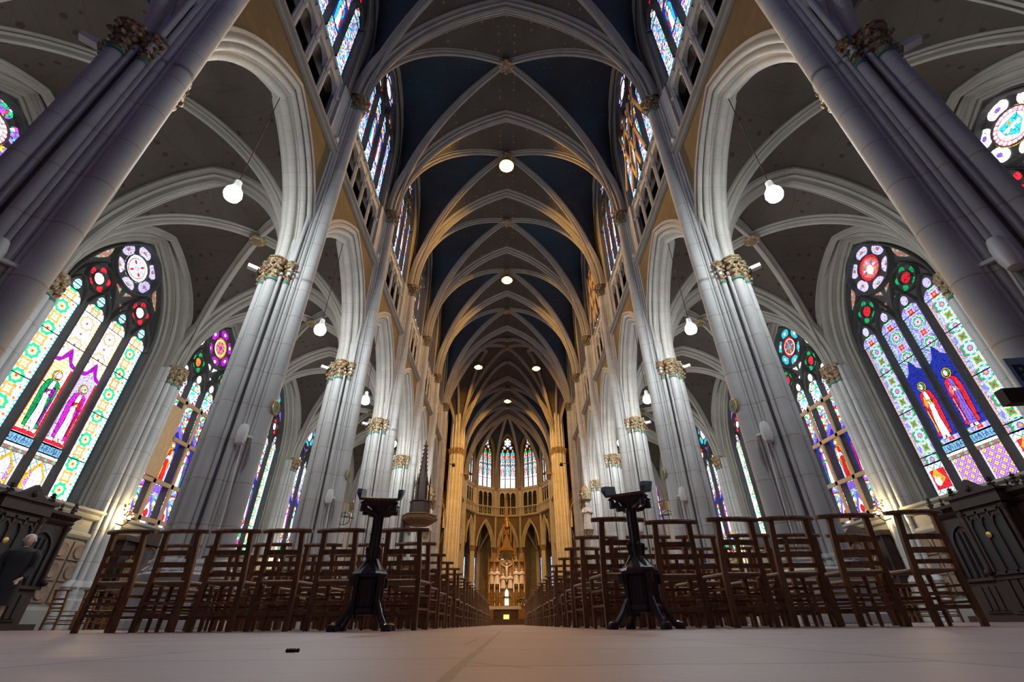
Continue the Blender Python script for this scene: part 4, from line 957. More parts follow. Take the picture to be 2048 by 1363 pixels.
# ------------------------------------------------------------------ chairs
def chair_parts():
    """ladder-back church chair, back towards the camera (-y), origin on the floor under the seat"""
    P = []
    def legs():
        for s_ in (-1, 1):
            b = MB(); b.loft([[(s_ * x + dx * .0225, y + dy * .017, z) for dx, dy in ((-1, -1), (1, -1), (1, 1), (-1, 1))] for x, y, z in ((.172, -.195, 0), (.168, -.185, .37), (.160, -.205, .60), (.152, -.235, .815))], 0, False, True, None, True); P.append(('leg', b.mesh('leg', ['chair'])))
        for s_ in (-1, 1):
            b = MB(); b.lathe([(.015, 0), (.018, .03), (.017, .25), (.021, .36), (.019, .405)], (s_ * .20, .19, 0), 10); P.append(('leg', b.mesh('leg', ['chair'])))
    legs()
    b = MB(); top = []
    for i in range(13):
        t = i / 12 * 2 - 1; y = -.275 + .055 * t * t; wd = .055 * (1 - .55 * abs(t) ** 6)
        top.append([(t * .238, y - wd * .45, .808), (t * .238, y - wd * .6, .822), (t * .238, y - wd * .4, .838), (t * .238, y + wd * .9, .838), (t * .238, y + wd * 1.1, .822), (t * .238, y + wd * .9, .808)])
    b.loft(top, 0, True, True, None, True); P.append(('top_rail', b.mesh('top_rail', ['chair'])))
    for z, y, w_, h in ((.635, -.212, .158, .044), (.535, -.200, .161, .044), (.450, -.192, .164, .034)):
        b = MB(); b.loft([[(w_ * t, y - .018 * (1 - t * t) + d, z + zz) for d, zz in ((-.008, -h / 2), (-.008, h / 2), (.008, h / 2), (.008, -h / 2))] for t in (-1, -.5, 0, .5, 1)], 0, False, True, None, True); P.append(('slat', b.mesh('slat', ['chair'])))
    b = MB()
    out = [(-.17, -.20), (.17, -.20), (.215, .205), (-.215, .205)]
    def inset(k, z): return [(x * (1 - k), y * (1 - k), z) for x, y in out]
    b.loft([inset(0.02, .378), inset(-.01, .384), inset(-.01, .396), inset(.06, .404), inset(.5, .398), inset(.98, .394)], 0, True, True, None, True); P.append(('seat', b.mesh('seat', ['rush'])))
    for a, c, d in (((-.19, .19, .20), (.19, .19, .20), .024), ((-.19, .19, .30), (.19, .19, .30), .02), ((-.168, -.19, .165), (-.198, .19, .165), .02), ((.168, -.19, .165), (.198, .19, .165), .02), ((-.168, -.19, .22), (.168, -.19, .22), .026), ((-.19, .19, .12), (.19, .19, .12), .026), ((-.168, -.19, .13), (.168, -.19, .13), .03),
                     ((-.168, -.188, .28), (-.2, .19, .28), .018), ((.168, -.188, .28), (.2, .19, .28), .018)):
        b = MB(); b.bar(a, c, d * 1.15, d * .9); P.append(('stretcher', b.mesh('stretcher', ['chair'])))
    return P
CP = chair_parts()
for _n, _me in CP: _me.transform(Matrix.Diagonal((1.06, 1.02, 1.055, 1)))
def joined_mesh(parts, name):
    import bmesh
    mats = []; bm = bmesh.new(); off = []
    for _, me in parts:
        k = len(bm.faces); bm.from_mesh(me); bm.faces.ensure_lookup_table()
        m0 = me.materials[0]
        if m0 not in mats: mats.append(m0)
        for f in bm.faces[k:]: f.material_index = mats.index(m0)
    me = bpy.data.meshes.new(name); bm.to_mesh(me); bm.free()
    for m_ in mats: me.materials.append(m_)
    return me
CJ = joined_mesh(CP, 'church_chair')
chair_first = {}
def chair(x, y, rz, label, group, detailed=True):
    if detailed:
        if 'p' not in chair_first:
            r = empty('church_chair', (x, y, 0), rz); chair_first['p'] = r
            for nm, me in CP:
                o = bpy.data.objects.new(nm, me); COL.objects.link(o); adopt(o, r)
            return tag(r, label, 'chair', group)
        r = dup(chair_first['p'], (x, y, 0), rz); r.name = 'church_chair'; return tag(r, label, 'chair', group)
    r = bpy.data.objects.new('church_chair', CJ); COL.objects.link(r); r.location = (x, y, 0); r.rotation_euler = (0, 0, rz)
    return tag(r, label, 'chair', group)
GN = 'rush-seated ladder-back chairs filling the nave'
XSL = [1.0, 1.65, 2.21, 2.74, 3.27, 3.80]; XSR = [1.08, 1.65, 2.18, 2.70, 3.22, 3.74]; YSR = [4.71, 4.85, 4.74, 4.71, 4.61, 4.47]
import bmesh
for row in range(22):
    for sg in (-1, 1):
        for j in range(6):
            y = 5.19 if sg < 0 else YSR[j] if row == 0 else 4.75
            yy = y + row * .97 + random.uniform(-.05, .05) * (row > 0); rz = random.uniform(-.08, .08)
            xx = sg * ((XSL if sg < 0 else XSR)[j] if row == 0 else 1.06 + j * .575 + random.uniform(-.02, .02))
            lab = 'ladder-back church chair, %s row from the camera, %s seat from the aisle, %s of aisle' % (ORD[row], ORD[j], NS[sg])
            chair(xx, yy, rz, lab, GN, row < 6)
k = 0
for sg in (-1, 1):                          # a few chairs standing in the aisles
    for i, (x, y) in enumerate(((10.2, 13.6), (10.8, 13.7), (11.4, 13.5), (10.3, 14.7), (10.9, 14.8), (9.6, 17.6), (10.2, 17.7), (10.8, 17.6), (9.6, 18.7), (10.2, 18.8), (10.8, 18.7))):
        chair(sg * x, y, random.uniform(-.1, .1), 'dark chair in the %s side aisle beyond the first pillar, %s of its group' % (NS[sg], ORD[i]), 'chairs in the side aisles', False)
# ------------------------------------------------------------------ lecterns
def lectern(x, y, rz, label):
    r = empty('lectern', (x, y, 0), rz, label=label, cat='lectern', group='pair of carved lecterns'); r.scale = (.9, .9, .88)
    n8 = lambda R, z, a=PI / 8: [(R * math.cos(a + PI / 4 * i), R * math.sin(a + PI / 4 * i), z) for i in range(8)]
    b = MB(); b.loft([n8(.15, .13), n8(.165, .15), n8(.165, .18), n8(.135, .20), n8(.135, .42), n8(.165, .44), n8(.175, .47), n8(.165, .49), n8(.09, .56), n8(.05, .60)], 0, False, True, None, True)
    for i in range(8):
        a = PI / 4 * i; c_, s_ = math.cos(a), math.sin(a)
        for q in (-.035, 0, .035): b.bar((.128 * c_ - q * s_, .128 * s_ + q * c_, .2), (.128 * c_ - q * s_, .128 * s_ + q * c_, .42), .012, .012)
    b.obj('base', ['lect'], r)
    for i in range(4):
        a = PI / 4 + PI / 2 * i; d = Vector((math.cos(a), math.sin(a), 0))
        b = MB(); b.tube([tuple(d * q + Vector((0, 0, z))) for q, z in ((.06, .33), (.15, .24), (.22, .12), (.28, .045), (.335, .035))], [.024, .026, .026, .03, .034], 6)
        b.lathe([(.045, 0), (.05, .015), (.04, .05), (.02, .06)], tuple(d * .325), 8); b.bar(tuple(d * .15 + Vector((0, 0, .1))), tuple(d * .15 + Vector((0, 0, .46))), .035, .05)
        b.bar(tuple(d * .19 + Vector((0, 0, .36))), tuple(d * .19 + Vector((0, 0, .44))), .04, .05); b.bar(tuple(d * .15 + Vector((0, 0, .46))), tuple(d * .06 + Vector((0, 0, .60))), .03, .03)
        b.obj('leg', ['lect'], r)
    b = MB(); b.loft([n8(.045, .55), n8(.035, .62), n8(.035, 1.0), n8(.05, 1.03), n8(.042, 1.05), n8(.06, 1.09)], 0, False, True, None, True)
    for i in range(4):
        a = PI / 2 * i; b.tube([(.04 * math.cos(a), .04 * math.sin(a), .55), (.04 * math.cos(a), .04 * math.sin(a), 1.04)], .014, 6)
        a += PI / 4; b.bar((.045 * math.cos(a), .045 * math.sin(a), .56), (.075 * math.cos(a), .075 * math.sin(a), .70), .04, .02); b.ball((.07 * math.cos(a), .07 * math.sin(a), .70), .024, 6)
    b.obj('column', ['lect'], r)
    b = MB()
    b.loft([[(x_, y_, z) for x_, y_ in ((-q, -q * .6), (q, -q * .6), (q, q * .6), (-q, q * .6))] for q, z in ((.06, 1.05), (.09, 1.10), (.15, 1.14), (.17, 1.17))], 0, False, True, None, True)
    for s_ in (-1, 1):
        for t in (-1, 1): b.tube([(s_ * .04, t * .05, 1.03), (s_ * .09, t * .08, 1.045), (s_ * .14, t * .09, 1.08), (s_ * .17, t * .09, 1.14)], [.02, .024, .02, .022], 6); b.lathe([(.03, 0), (.03, .05), (.02, .08)], (s_ * .155, t * .09, 1.045), 8)
    b.obj('bracket', ['lect'], r)
    b = MB(); rot = Matrix.Translation((0, 0, 1.19)) @ Matrix.Rotation(math.radians(14), 4, 'X')
    b.box(-.185, .185, -.15, .15, -.012, .012); b.xf(rot); b.obj('board', ['chair'], r)
    for s_ in (-1, 1):
        b = MB(); b.loft([[(s_ * (.18 + q * (1 if z_ < 0 else 3.2)), y_, z_) for y_, z_ in ((-.16, -.01), (-.16, .06), (-.12, .10), (.16, .09), (.16, -.01))] for q in (0, .015)], 0, False, True, None, True)
        b.xf(rot @ Matrix.Translation((s_ * .0, 0, 0)) @ Matrix.Rotation(s_ * .0, 4, 'Y')); b.obj('end_panel', ['slope'], r)
    return r
lectern(-1.14, 4.37, math.radians(8), 'dark carved wooden lectern standing before the chairs left of the centre aisle')
lectern(1.16, 4.22, math.radians(-32), 'dark carved lectern turned sideways, blue-grey ends, standing right of the centre aisle')
# ------------------------------------------------------------------ small fittings on the pillars
for sg in (-1, 1):
    for k in range(1, 6):
        Y = PY(k); P = ORD[k]
        r = empty('loudspeaker', (sg * 6.32, Y - .36, 3.95), sg * .5, label='cream oval loudspeaker fixed on the %s pillar of the %s arcade' % (P, NS[sg]), cat='loudspeaker', group='pillar loudspeakers')
        b = MB(); b.lathe([(.03, -.27), (.12, -.23), (.155, -.10), (.155, .10), (.12, .23), (.03, .27)], (0, -.05, 0), 14, 0, True, 0, 1, .7); b.obj('body', ['white'], r)
        b = MB(); b.tube([(0, .02, -.2), (0, .04, -.6), (.02, .1, -1.6), (.02, .12, -2.6)], .018, 6); b.obj('cable', ['white'], r)
        b = MB(); b.bar((0, .0, .0), (0, .22, 0), .05); b.obj('bracket', ['white'], r)
        r = empty('small_floodlight', (sg * 7.50, Y - .42, 9.15), 0, label='small white floodlight beside the gilded capital of the %s pillar, %s arcade' % (P, NS[sg]), cat='floodlight', group='capital floodlights')
        b = MB(); b.bar((0, 0, 0), (sg * .22, -.16, .02), .15, .12); b.obj('housing', ['white'], r); b = MB(); b.bar((-sg * .12, .12, .08), (sg * .1, -.05, .08), .05); b.lathe([(.05, 0), (.05, .3)], (-sg * .08, .1, .05), 8); b.obj('bracket', ['white'], r)
        r = empty('gallery_spotlight', (sg * 6.30, Y - .55, 15.32), 0, label='small round white spotlight on the string course above the %s pillar, %s side' % (P, NS[sg]), cat='spotlight', group='gallery spotlights')
        b = MB(); b.tube([(0, 0, 0), (-sg * .03, -.22, -.02)], [.06, .10], 12); b.obj('housing', ['white'], r)
        b = MB(); b.tube([(sg * .10, 0, -.05), (0, 0, 0)], .03, 6); b.obj('bracket', ['white'], r)
        if k == 1: continue
        r = empty('consecration_medallion', (sg * (XN - .14), Y, 4.82), 0, label='round green and gold medallion cross on the %s pillar of the %s arcade' % (P, NS[sg]), cat='medallion', group='consecration medallions')
        b = MB(); b.lathe([(.19, 0), (.20, .02), (.18, .035)], (0, 0, 0), 20); b.xf(Matrix.Rotation(-sg * PI / 2, 4, 'Y')); b.obj('disc', ['gold'], r)
        b = MB(); b.lathe([(.165, .03), (.16, .04)], (0, 0, 0), 20); b.xf(Matrix.Rotation(-sg * PI / 2, 4, 'Y')); b.obj('face', ['green'], r)
        b = MB(); q = -sg * .045; b.box(min(0, q), max(0, q), -.02, .02, -.13, .13); b.box(min(0, q), max(0, q), -.13, .13, -.02, .02); b.obj('cross', ['goldwood'], r)
    for Y, X, lab in ((22.85, 7.85, 'nearer'), (29.0, 7.85, 'farther')):
        r = empty('processional_candle', (sg * X, Y, 4.6), 0, label='orange candle on a black iron hoop fixed behind the %s arcade, %s one' % (NS[sg], lab), cat='candle holder', group='hoop candle holders')
        b = MB(); b.lathe([(.07, .12), (.07, .48)], (0, 0, 0), 12); b.obj('candle', ['gold'], r)
        b = MB(); b.tube([(.28 * math.cos(t), 0, -.2 + .28 * math.sin(t)) for t in [2 * PI * i / 16 for i in range(17)]], .018, 6); b.tube([(.2 * math.cos(t), .2 * math.sin(t), -.1) for t in [2 * PI * i / 16 for i in range(17)]], .015, 6); b.tube([(0, 0, .1), (0, 0, -.5)], .018, 6); b.obj('iron_hoop', ['black'], r)
        b = MB(); b.tube([(0, 0, -.1), (-sg * .3, .1, -.15), (-sg * .75, .25, -.1)], .018, 6); b.obj('arm', ['black'], r)
# ------------------------------------------------------------------ pine battens on the windows
def battens(sg, lst, label, X, name='scaffold_frame'):
    r = empty(name, (sg * X, 0, 0), 0, label=label, cat='scaffold')
    for (y0, z0), (y1, z1), w_ in lst:
        b = MB(); b.bar((0, y0, z0), (0, y1, z1), .06 if w_ < 1 else .04, w_, up=(1, 0, 0)) if 0 else b.bar((0, y0, z0), (0, y1, z1), w_, .07, up=(1, 0, 0)); b.obj('plank', ['pine'], r)
    return r
for sg in (-1, 1):
    c0, c1 = 17.75, 22.4
    L = [((c0, z), (c1, z + .05), .16) for z in (3.75, 5.2, 7.05, 8.7)] + [((y, 3.4), (y, 8.9), .15) for y in (18.95, 20.1, 21.15)]
    battens(sg, L, 'raw pine scaffold boards nailed across the %s aisle window beyond the first pillar' % NS[sg], XG - .32)
r = empty('plywood_sheet', (-(XG - .41), 0, 0), label='brown plywood sheet covering one light of the boarded left aisle window', cat='plywood sheet'); b = MB(); b.box(-.01, .01, 17.95, 18.9, 5.3, 8.3); b.obj('panel', ['pine'], r)
for i, c0 in enumerate((13.85, 26.25)):
    L = [((c0 - 2.0 + q, 18.6 + (1.5 if q < .5 else 0)), (c0 - .9 + q, 23.4 - (1.2 if q > 2.5 else 0)), .17) for q in (0, .8, 1.6, 2.4)] + [((c0 + 2.0 - q, 18.5 + (1 if q < .5 else 0)), (c0 + .3 - q, 23.4), .17) for q in (0, .8, 1.6)]
    battens(1, L, ['criss-crossed pine laths fixed before the nearer right clerestory window', 'criss-crossed pine laths before the farther right clerestory window'][i], XA - .46, 'lath_lattice')
# ------------------------------------------------------------------ confessionals
def confessional(sg):
    r = empty('confessional', (sg * 13.98, 12.55, 0), 0 if sg < 0 else PI, label='dark carved oak confessional against the %s aisle wall below the figure window' % NS[sg], cat='confessional', group='pair of confessionals')
    D = 1.15; b = MB(); b.box(0, D - .35, -1.85, 1.85, 0, 2.65); b.box(0, D, -.62, .62, 0, 2.7); b.box(0, D + .06, -1.92, 1.92, 0, .14); b.box(0, D - .25, -1.9, 1.9, .95, 1.03); b.obj('body', ['oak'], r)
    b = MB(); b.loft([[(d, y, z) for d, z in ((0, 2.62), (D - .30, 2.62), (D - .24, 2.70), (D - .28, 2.76), (D - .12, 2.84), (D - .12, 2.92), (0, 2.92))] for y in (-1.95, 1.95)], 0, False)
    b.box(0, D + .10, -.72, .72, 2.66, 2.96); b.box(0, D + .16, -.78, .78, 2.94, 3.0); b.obj('cornice', ['oak'], r)
    b = MB(); b.box(D, D + .03, -.50, .50, 1.08, 2.55)
    for y in (-.48, -.16, .16, .48): b.box(D + .02, D + .07, y - .03, y + .03, 1.05, 2.55)
    b.box(D + .02, D + .07, -.5, .5, 2.48, 2.58); b.box(D + .02, D + .07, -.5, .5, 1.03, 1.11)
    for i in (-1, 0, 1):
        a = Arch(.14, .22); b.sweep([(D + .045, i * .32 + q, 2.2 + z) for q, z in a.pts(0, 6)], (1, 0, 0), [(-.03, -.015), (.03, -.015), (.03, .03), (-.03, .03)])
    dr = b.obj('door', ['oak'], r)
    b = MB(); b.box(D + .031, D + .036, -.45, .45, 1.12, 2.46); b.obj('dark_curtain', ['black'], dr)
    b = MB(); b.lathe([(.07, 0), (.075, .012), (.05, .02)], (0, 0, 0), 14); b.xf(Matrix.Translation((D + .06, -.1, 1.95)) @ Matrix.Rotation(PI / 2, 4, 'Y')); b.obj('badge', ['brass'], dr)
    b = MB()
    for i in range(4):
        y = -.45 + i * .24; b.box(D, D + .035, y, y + .18, .22, .90)
    b.box(D, D + .05, -.55, .55, .16, .20); b.box(D, D + .05, -.55, .55, .92, .97); b.obj('lower_panel', ['oak'], r)
    for s_ in (-1, 1):
        b = MB(); y = s_ * 1.22; a = Arch(.42, .5); b.sweep([(D - .34, y + q, 1.9 + z) for q, z in a.pts(0, 8, .85)], (1, 0, 0), [(-.03, -.04), (.05, -.04), (.05, .04), (-.03, .04)])
        for q in (-.2, 0, .2): b.tube([(D - .33, y + q, 1.05), (D - .33, y + q * .8, 2.2)], .06, 6)
        b.obj('curtain', ['black'], r)
        b = MB(); b.box(D - .35, D - .31, y - .45, y + .45, .2, .88)
        for q in (-.3, -.1, .1, .3): b.box(D - .32, D - .28, y + q - .07, y + q + .07, .26, .82)
        b.obj('side_panel', ['oak'], r)
        for q in (.62, 1.86):
            b = MB(); b.tube([(D - .30 if q > 1 else D + .02, s_ * q, .95), (D - .30 if q > 1 else D + .02, s_ * q, 2.62)], .055, 8); b.lathe([(.06, 0), (.10, .1), (.10, .14)], (D - .30 if q > 1 else D + .02, s_ * q, 2.45), 8); b.ball((D - .20 if q > 1 else D + .08, s_ * q, 1.12), .09, 6)
            b.obj('colonnette', ['oak'], r)
    def finial(y, z, h, x=D - .3):
        b = MB(); b.lathe([(.03, 0), (.05, .05), (.02, .12), (.018, h * .6), (.04, h * .7), (.01, h)], (x, y, z), 8)
        for t in (.35, .6, .8):
            for a in range(4): b.ball((x + .06 * math.cos(a * PI / 2) * (1.2 - t), y + .09 * math.sin(a * PI / 2) * (1.3 - t), z + h * t), .028, 5)
        b.obj('finial', ['oak'], r)
    for y in (-1.8, -.95, .95, 1.8): finial(y, 2.92, .38)
    for y in (-.62, .62): finial(y, 3.0, .30, D)
    b = MB(); b.loft([[(q, y, z) for y, z in ((-.6, 3.0), (-.3, 3.12), (0, 3.36), (.3, 3.12), (.6, 3.0))] for q in (D - .05, D + .08)], 0, False); b.poly([(D + .08, y, z) for y, z in ((-.6, 3.0), (-.3, 3.12), (0, 3.36), (.3, 3.12), (.6, 3.0))]); b.ball((D + .06, 0, 3.12), .09, 6); b.obj('crest', ['oak'], r)
    for i in range(9):
        b = MB(); b.lathe([(.04, 0), (.06, .06), (.02, .10), (.045, .16), (.01, .24)], (D - .2, -1.7 + i * .42, 2.92), 6); b.obj('crest_knob', ['oak'], r)
confessional(-1); confessional(1)
# ------------------------------------------------------------------ side altars with retables
def robed(b, c, h, mi=0, face=0.0, head_mi=None):
    """small robed statue, one continuous surface with arms folded"""
    n = 14; prof = [(.20, 0), (.19, .08), (.155, .30), (.14, .48), (.15, .60), (.165, .72), (.15, .79), (.07, .835), (.05, .855), (.062, .88), (.075, .92), (.07, .96), (.045, .99), (.005, 1.0)]
    rows = []
    for r_, z in prof:
        row = []
        for j in range(n):
            a = 2 * PI * j / n; f = 1 + (.12 * math.cos(7 * a) if z < .55 else 0); fy = .72 if z < .83 else 1.0
            row.append((c[0] + r_ * f * h * math.cos(a) * (1 if z < .83 else .9), c[1] + r_ * f * fy * h * math.sin(a), c[2] + z * h))
        rows.append(row)
    b.loft(rows, mi, True, True, None, True)
    for s_ in (-1, 1):
        b.tube([(c[0] + s_ * .14 * h, c[1], c[2] + .77 * h), (c[0] + s_ * .185 * h, c[1] - .04 * h, c[2] + .62 * h), (c[0] + s_ * .06 * h, c[1] - .15 * h, c[2] + .63 * h), (c[0], c[1] - .16 * h, c[2] + .67 * h)], [.045 * h, .042 * h, .03 * h, .018 * h], 7, mi)
def painting_mat():
    m, nt, bs = mat('dark_devotional_painting'); n = N(nt); P = n.pos(); v = n.vor(P, 5); c = n.ramp(n.xyz(v.outputs['Color'])[0], [(0, (.02, .03, .04)), (.35, (.05, .06, .10)), (.55, (.16, .09, .05)), (.75, (.03, .02, .02)), (.9, (.25, .16, .10))])
    n.put(bs.inputs['Base Color'], n.mix(n.m('MULTIPLY', n.noise(P, 4, 3), .6), c, (.02, .02, .03))); bs.inputs['Roughness'].default_value = .3; return m
M['paint'] = painting_mat()
def side_altar(sg, Y):
    r = empty('side_altar', (sg * 13.9, Y, 0), 0 if sg < 0 else PI, label='wooden side altar with painted retable against the %s aisle wall under the boarded window' % NS[sg], cat='altar')
    b = MB(); b.box(0, .95, -1.35, 1.35, 0, 1.0); b.box(0, 1.05, -1.45, 1.45, 1.0, 1.08)
    for i in range(5): b.box(.95, .98, -1.2 + i * .5, -.8 + i * .5, .15, .9)
    b.obj('altar_table', ['oak'], r)
    b = MB(); b.box(-.01, 1.07, -1.2, 1.2, 1.082, 1.10); b.box(1.055, 1.075, -1.2, 1.2, .93, 1.10); b.obj('altar_cloth', ['cloth'], r)
    b = MB(); b.box(0, .35, -1.5, 1.5, 1.08, 1.30); b.box(0, .25, -1.45, 1.45, 1.3, 2.7); b.box(0, .38, -1.55, 1.55, 2.68, 2.85)
    for y in (-1.42, -.72, .72, 1.42): b.tube([(.30, y, 1.3), (.30, y, 2.7)], .05, 8)
    b.loft([[(q, y, z) for y, z in ((-.8, 2.85), (0, 3.25), (.8, 2.85))] for q in (.05, .3)], 0, False); b.poly([(.3, -.8, 2.85), (.3, .8, 2.85), (0 + .3, 0, 3.25)]); rt_ = b.obj('retable', ['oak'], r)
    b = MB(); b.poly([(.27, y, z) for y, z in [(-.5, 1.4)] + [(.5, 1.4)] + [(.5 * math.cos(t), 2.1 + .5 * math.sin(t)) for t in [PI * i / 10 for i in range(11)]]]); b.obj('painting', ['paint'], rt_)
    b = MB(); b.sweep([(.28, y, z) for y, z in [(-.54, 1.36), (-.54, 2.1)] + [(-.54 * math.cos(t), 2.1 + .54 * math.sin(t)) for t in [PI * i / 10 for i in range(1, 11)]] + [(.54, 1.36)]], (1, 0, 0), [(-.02, -.03), (.04, 0), (-.02, .03)]); b.obj('gilt_frame', ['gold'], rt_)
    for s_ in (-1, 1):
        b = MB(); robed(b, (0, 0, 0), .95, 0); b.xf(Matrix.Translation((.42, s_ * 1.07, 1.32)) @ Matrix.Rotation(PI / 2, 4, 'Z')); b.obj('statue', ['goldwood' if sg < 0 else 'paleplaster'], r)
    for y in (-.9, -.6, .6, .9):
        k_ = empty('altar_candlestick', (sg * (13.9 - .62), Y + y * (1 if sg < 0 else -1), 1.10), label='brass candlestick with candle on the %s side altar, %s from the near end' % (NS[sg], ORD[[-.9, -.6, .6, .9].index(y if sg < 0 else -y)]), cat='candlestick', group='side altar candlesticks')
        b = MB(); b.lathe([(.06, 0), (.065, .02), (.02, .06), (.015, .25), (.03, .3), (.035, .33)], (0, 0, 0), 10); b.obj('stick', ['brass'], k_); b = MB(); b.lathe([(.014, .33), (.012, .6)], (0, 0, 0), 8); b.obj('candle', ['wax'], k_)
    return r
side_altar(-1, 18.85); side_altar(1, 18.85)
for sg in (-1, 1):
    for k in (3, 5):
        r = empty('wall_sconce', (sg * 13.55, PY(k) - .05, 3.28), 0 if sg < 0 else PI, label='small glowing warm lamp on a leafy bracket on the %s aisle wall, %s one' % (NS[sg], 'nearer' if k == 3 else 'farther'), cat='wall lamp', group='aisle wall lamps')
        b = MB(); b.ball((.15, 0, .06), .06, 8); b.obj('bulb', ['spots'], r)
        b = MB(); b.tube([(-.35, 0, -.1), (0, 0, -.2), (.12, 0, -.12), (.15, 0, 0)], .02, 8)
        for i in range(14): a = i * 2.4; b.ball((.15 - .03 * i * .6 + .05 * math.cos(a), .22 * math.sin(a), .05 + .045 * i * .8), .035, 5)
        b.lathe([(.03, -.05), (.09, 0), (.02, .02)], (.15, 0, 0), 10); b.obj('bracket', ['goldwood'], r)
# ------------------------------------------------------------------ pulpit, pier statues
r = empty('pulpit', (-5.45, 29.2, 0), label='carved hexagonal wooden pulpit with tall spired sounding board on the left arcade', cat='pulpit')
hx = lambda R, z: [(R * math.cos(PI / 3 * i), R * math.sin(PI / 3 * i), z) for i in range(6)]
b = MB(); b.loft([hx(.25, 0), hx(.25, 1.2), hx(.5, 1.7), hx(.75, 1.85), hx(.75, 1.95)], 0, False, True, None, True); b.obj('stem', ['goldwood'], r)
b = MB(); b.loft([hx(.75, 1.95), hx(.8, 2.0), hx(.72, 2.05), hx(.72, 2.9), hx(.82, 2.98), hx(.82, 3.06), hx(.7, 3.06)], 0, False, True, None, True); b.obj('body', ['goldwood'], r)
b = MB(); b.box(-.95, -.80, -.35, .35, 3.0, 5.3); b.obj('backboard', ['oak'], r)
b = MB(); b.loft([hx(.72, 5.2), hx(1.08, 5.42), hx(1.14, 5.60), hx(1.05, 5.66), hx(1.12, 5.74), hx(.8, 5.84)], 0, False, True, None, True)
for i in range(6):
    for t in range(7):
        a = PI / 3 * i; p = Vector((math.cos(a), math.sin(a), 0)).lerp(Vector((math.cos(a + PI / 3), math.sin(a + PI / 3), 0)), t / 7); b.ball((p.x * 1.12, p.y * 1.12, 5.5), .05, 5)
b.obj('sounding_board', ['goldwood'], r)
b = MB(); b.loft([hx(.66, 5.8), hx(.62, 6.5), hx(.70, 6.58), hx(.40, 6.7)], 0, False, True, None, True)
b.loft([hx(.36, 6.6), hx(.32, 8.0), hx(.26, 8.3), hx(.10, 9.8), hx(.02, 10.6)], 0, False, True, None, True)
for i in range(6):
    a = PI / 3 * i; c_, s_ = math.cos(a), math.sin(a)
    b.bar((.5 * c_, .5 * s_, 6.5), (.5 * c_, .5 * s_, 7.7), .12, .12, w2=.06); b.bar((.5 * c_, .5 * s_, 7.7), (.5 * c_, .5 * s_, 8.4), .1, .1, w2=.01); b.bar((.5 * c_, .5 * s_, 7.4), (.3 * c_, .3 * s_, 8.0), .05)
    for t in range(8): b.ball(((.26 - .02 * t) * c_, (.26 - .02 * t) * s_, 8.3 + .27 * t), .045, 5)
b.obj('spire', ['oak'], r)
for sg in (-1, 1):
    r = empty('pier_statue', (sg * 6.0, 37.0 - 1.45 - .0, 5.6), 0, label='small painted saint under a gilded canopy on the seventh pillar of the %s arcade' % NS[sg], cat='statue', group='pillar statues')
    b = MB(); robed(b, (0, -.25, .3), 1.9); b.obj('figure', ['paleplaster'], r)
    b = MB(); b.lathe([(.12, -.3), (.32, .2), (.38, .3)], (0, -.25, 0), 8); b.obj('corbel', ['cap'], r)
    b = MB(); b.lathe([(.40, 2.4), (.46, 2.5), (.44, 2.9), (.5, 3.1), (.3, 3.2), (.1, 3.5)], (0, -.25, 0), 8)
    for k in range(10): b.ball((.44 * math.cos(k * .63), -.25 + .44 * math.sin(k * .63), 2.8), .1, 5)
    b.obj('canopy', ['cap'], r)
# ------------------------------------------------------------------ high altar and choir furniture
r = empty('altar_platform', (-.15, 50.2, 0), label='broad shallow altar steps at the head of the nave', cat='steps')
b = MB(); b.box(-1.95, 1.95, 0, 5.5, 0, .16); b.box(-1.85, 1.85, .35, 5.5, .16, .32); b.box(-1.75, 1.75, .7, 5.5, .32, .48); b.obj('steps', ['goldwood'], r)
M['front'] = flat('altar_front_wood', (.16, .08, .035), .5, 0, 12, .5)
r = empty('communion_altar', (-.2, 52.0, .48), label='communion altar with white cloth over a dark wooden front below the tall reredos', cat='altar')
b = MB(); b.box(-1.25, 1.25, 0, .9, 0, 1.05)
for i in range(16): b.box(-1.2 + i * .15, -1.12 + i * .15, -.03, 0, .08, .98)
b.obj('altar_body', ['front'], r)
b = MB(); b.box(-1.7, 1.55, -.15, 1.05, 1.05, 1.12); b.box(-1.7, 1.55, -.17, -.14, .84, 1.12); b.obj('altar_cloth', ['cloth'], r)
r = empty('gilded_altar_lamp', (-.15, 51.0, .48), label='small bright gold box standing on the steps before the altar', cat='lamp box'); M['lampbox'] = glow('lit_gold_panel', (1.0, .65, .12), 2.5)
b = MB(); b.box(-.27, .27, -.06, .06, .0, .36); b.obj('lit_panel', ['lampbox'], r); b = MB(); b.box(-.30, .30, -.08, .08, .36, .40); b.obj('lid', ['gold'], r)
r = empty('flower_bouquet', (1.35, 51.8, 1.60), label='green bouquet with pale flowers at the right end of the altar cloth', cat='bouquet')
b = MB(); b.lathe([(.10, 0), (.14, .15), (.10, .25)], (0, 0, 0), 10); b.obj('vase', ['brass'], r)
b = MB(); [b.ball((random.gauss(0, .2), random.gauss(0, .12), .45 + random.gauss(0, .15)), .07, 5) for _ in range(34)]; b.obj('foliage', ['leaf'], r)
for _ in range(9):
    b = MB(); b.ball((random.gauss(0, .2), -.12 + random.gauss(0, .05), .5 + random.gauss(0, .15)), .05, 5); b.obj('flower', ['wax'], r)
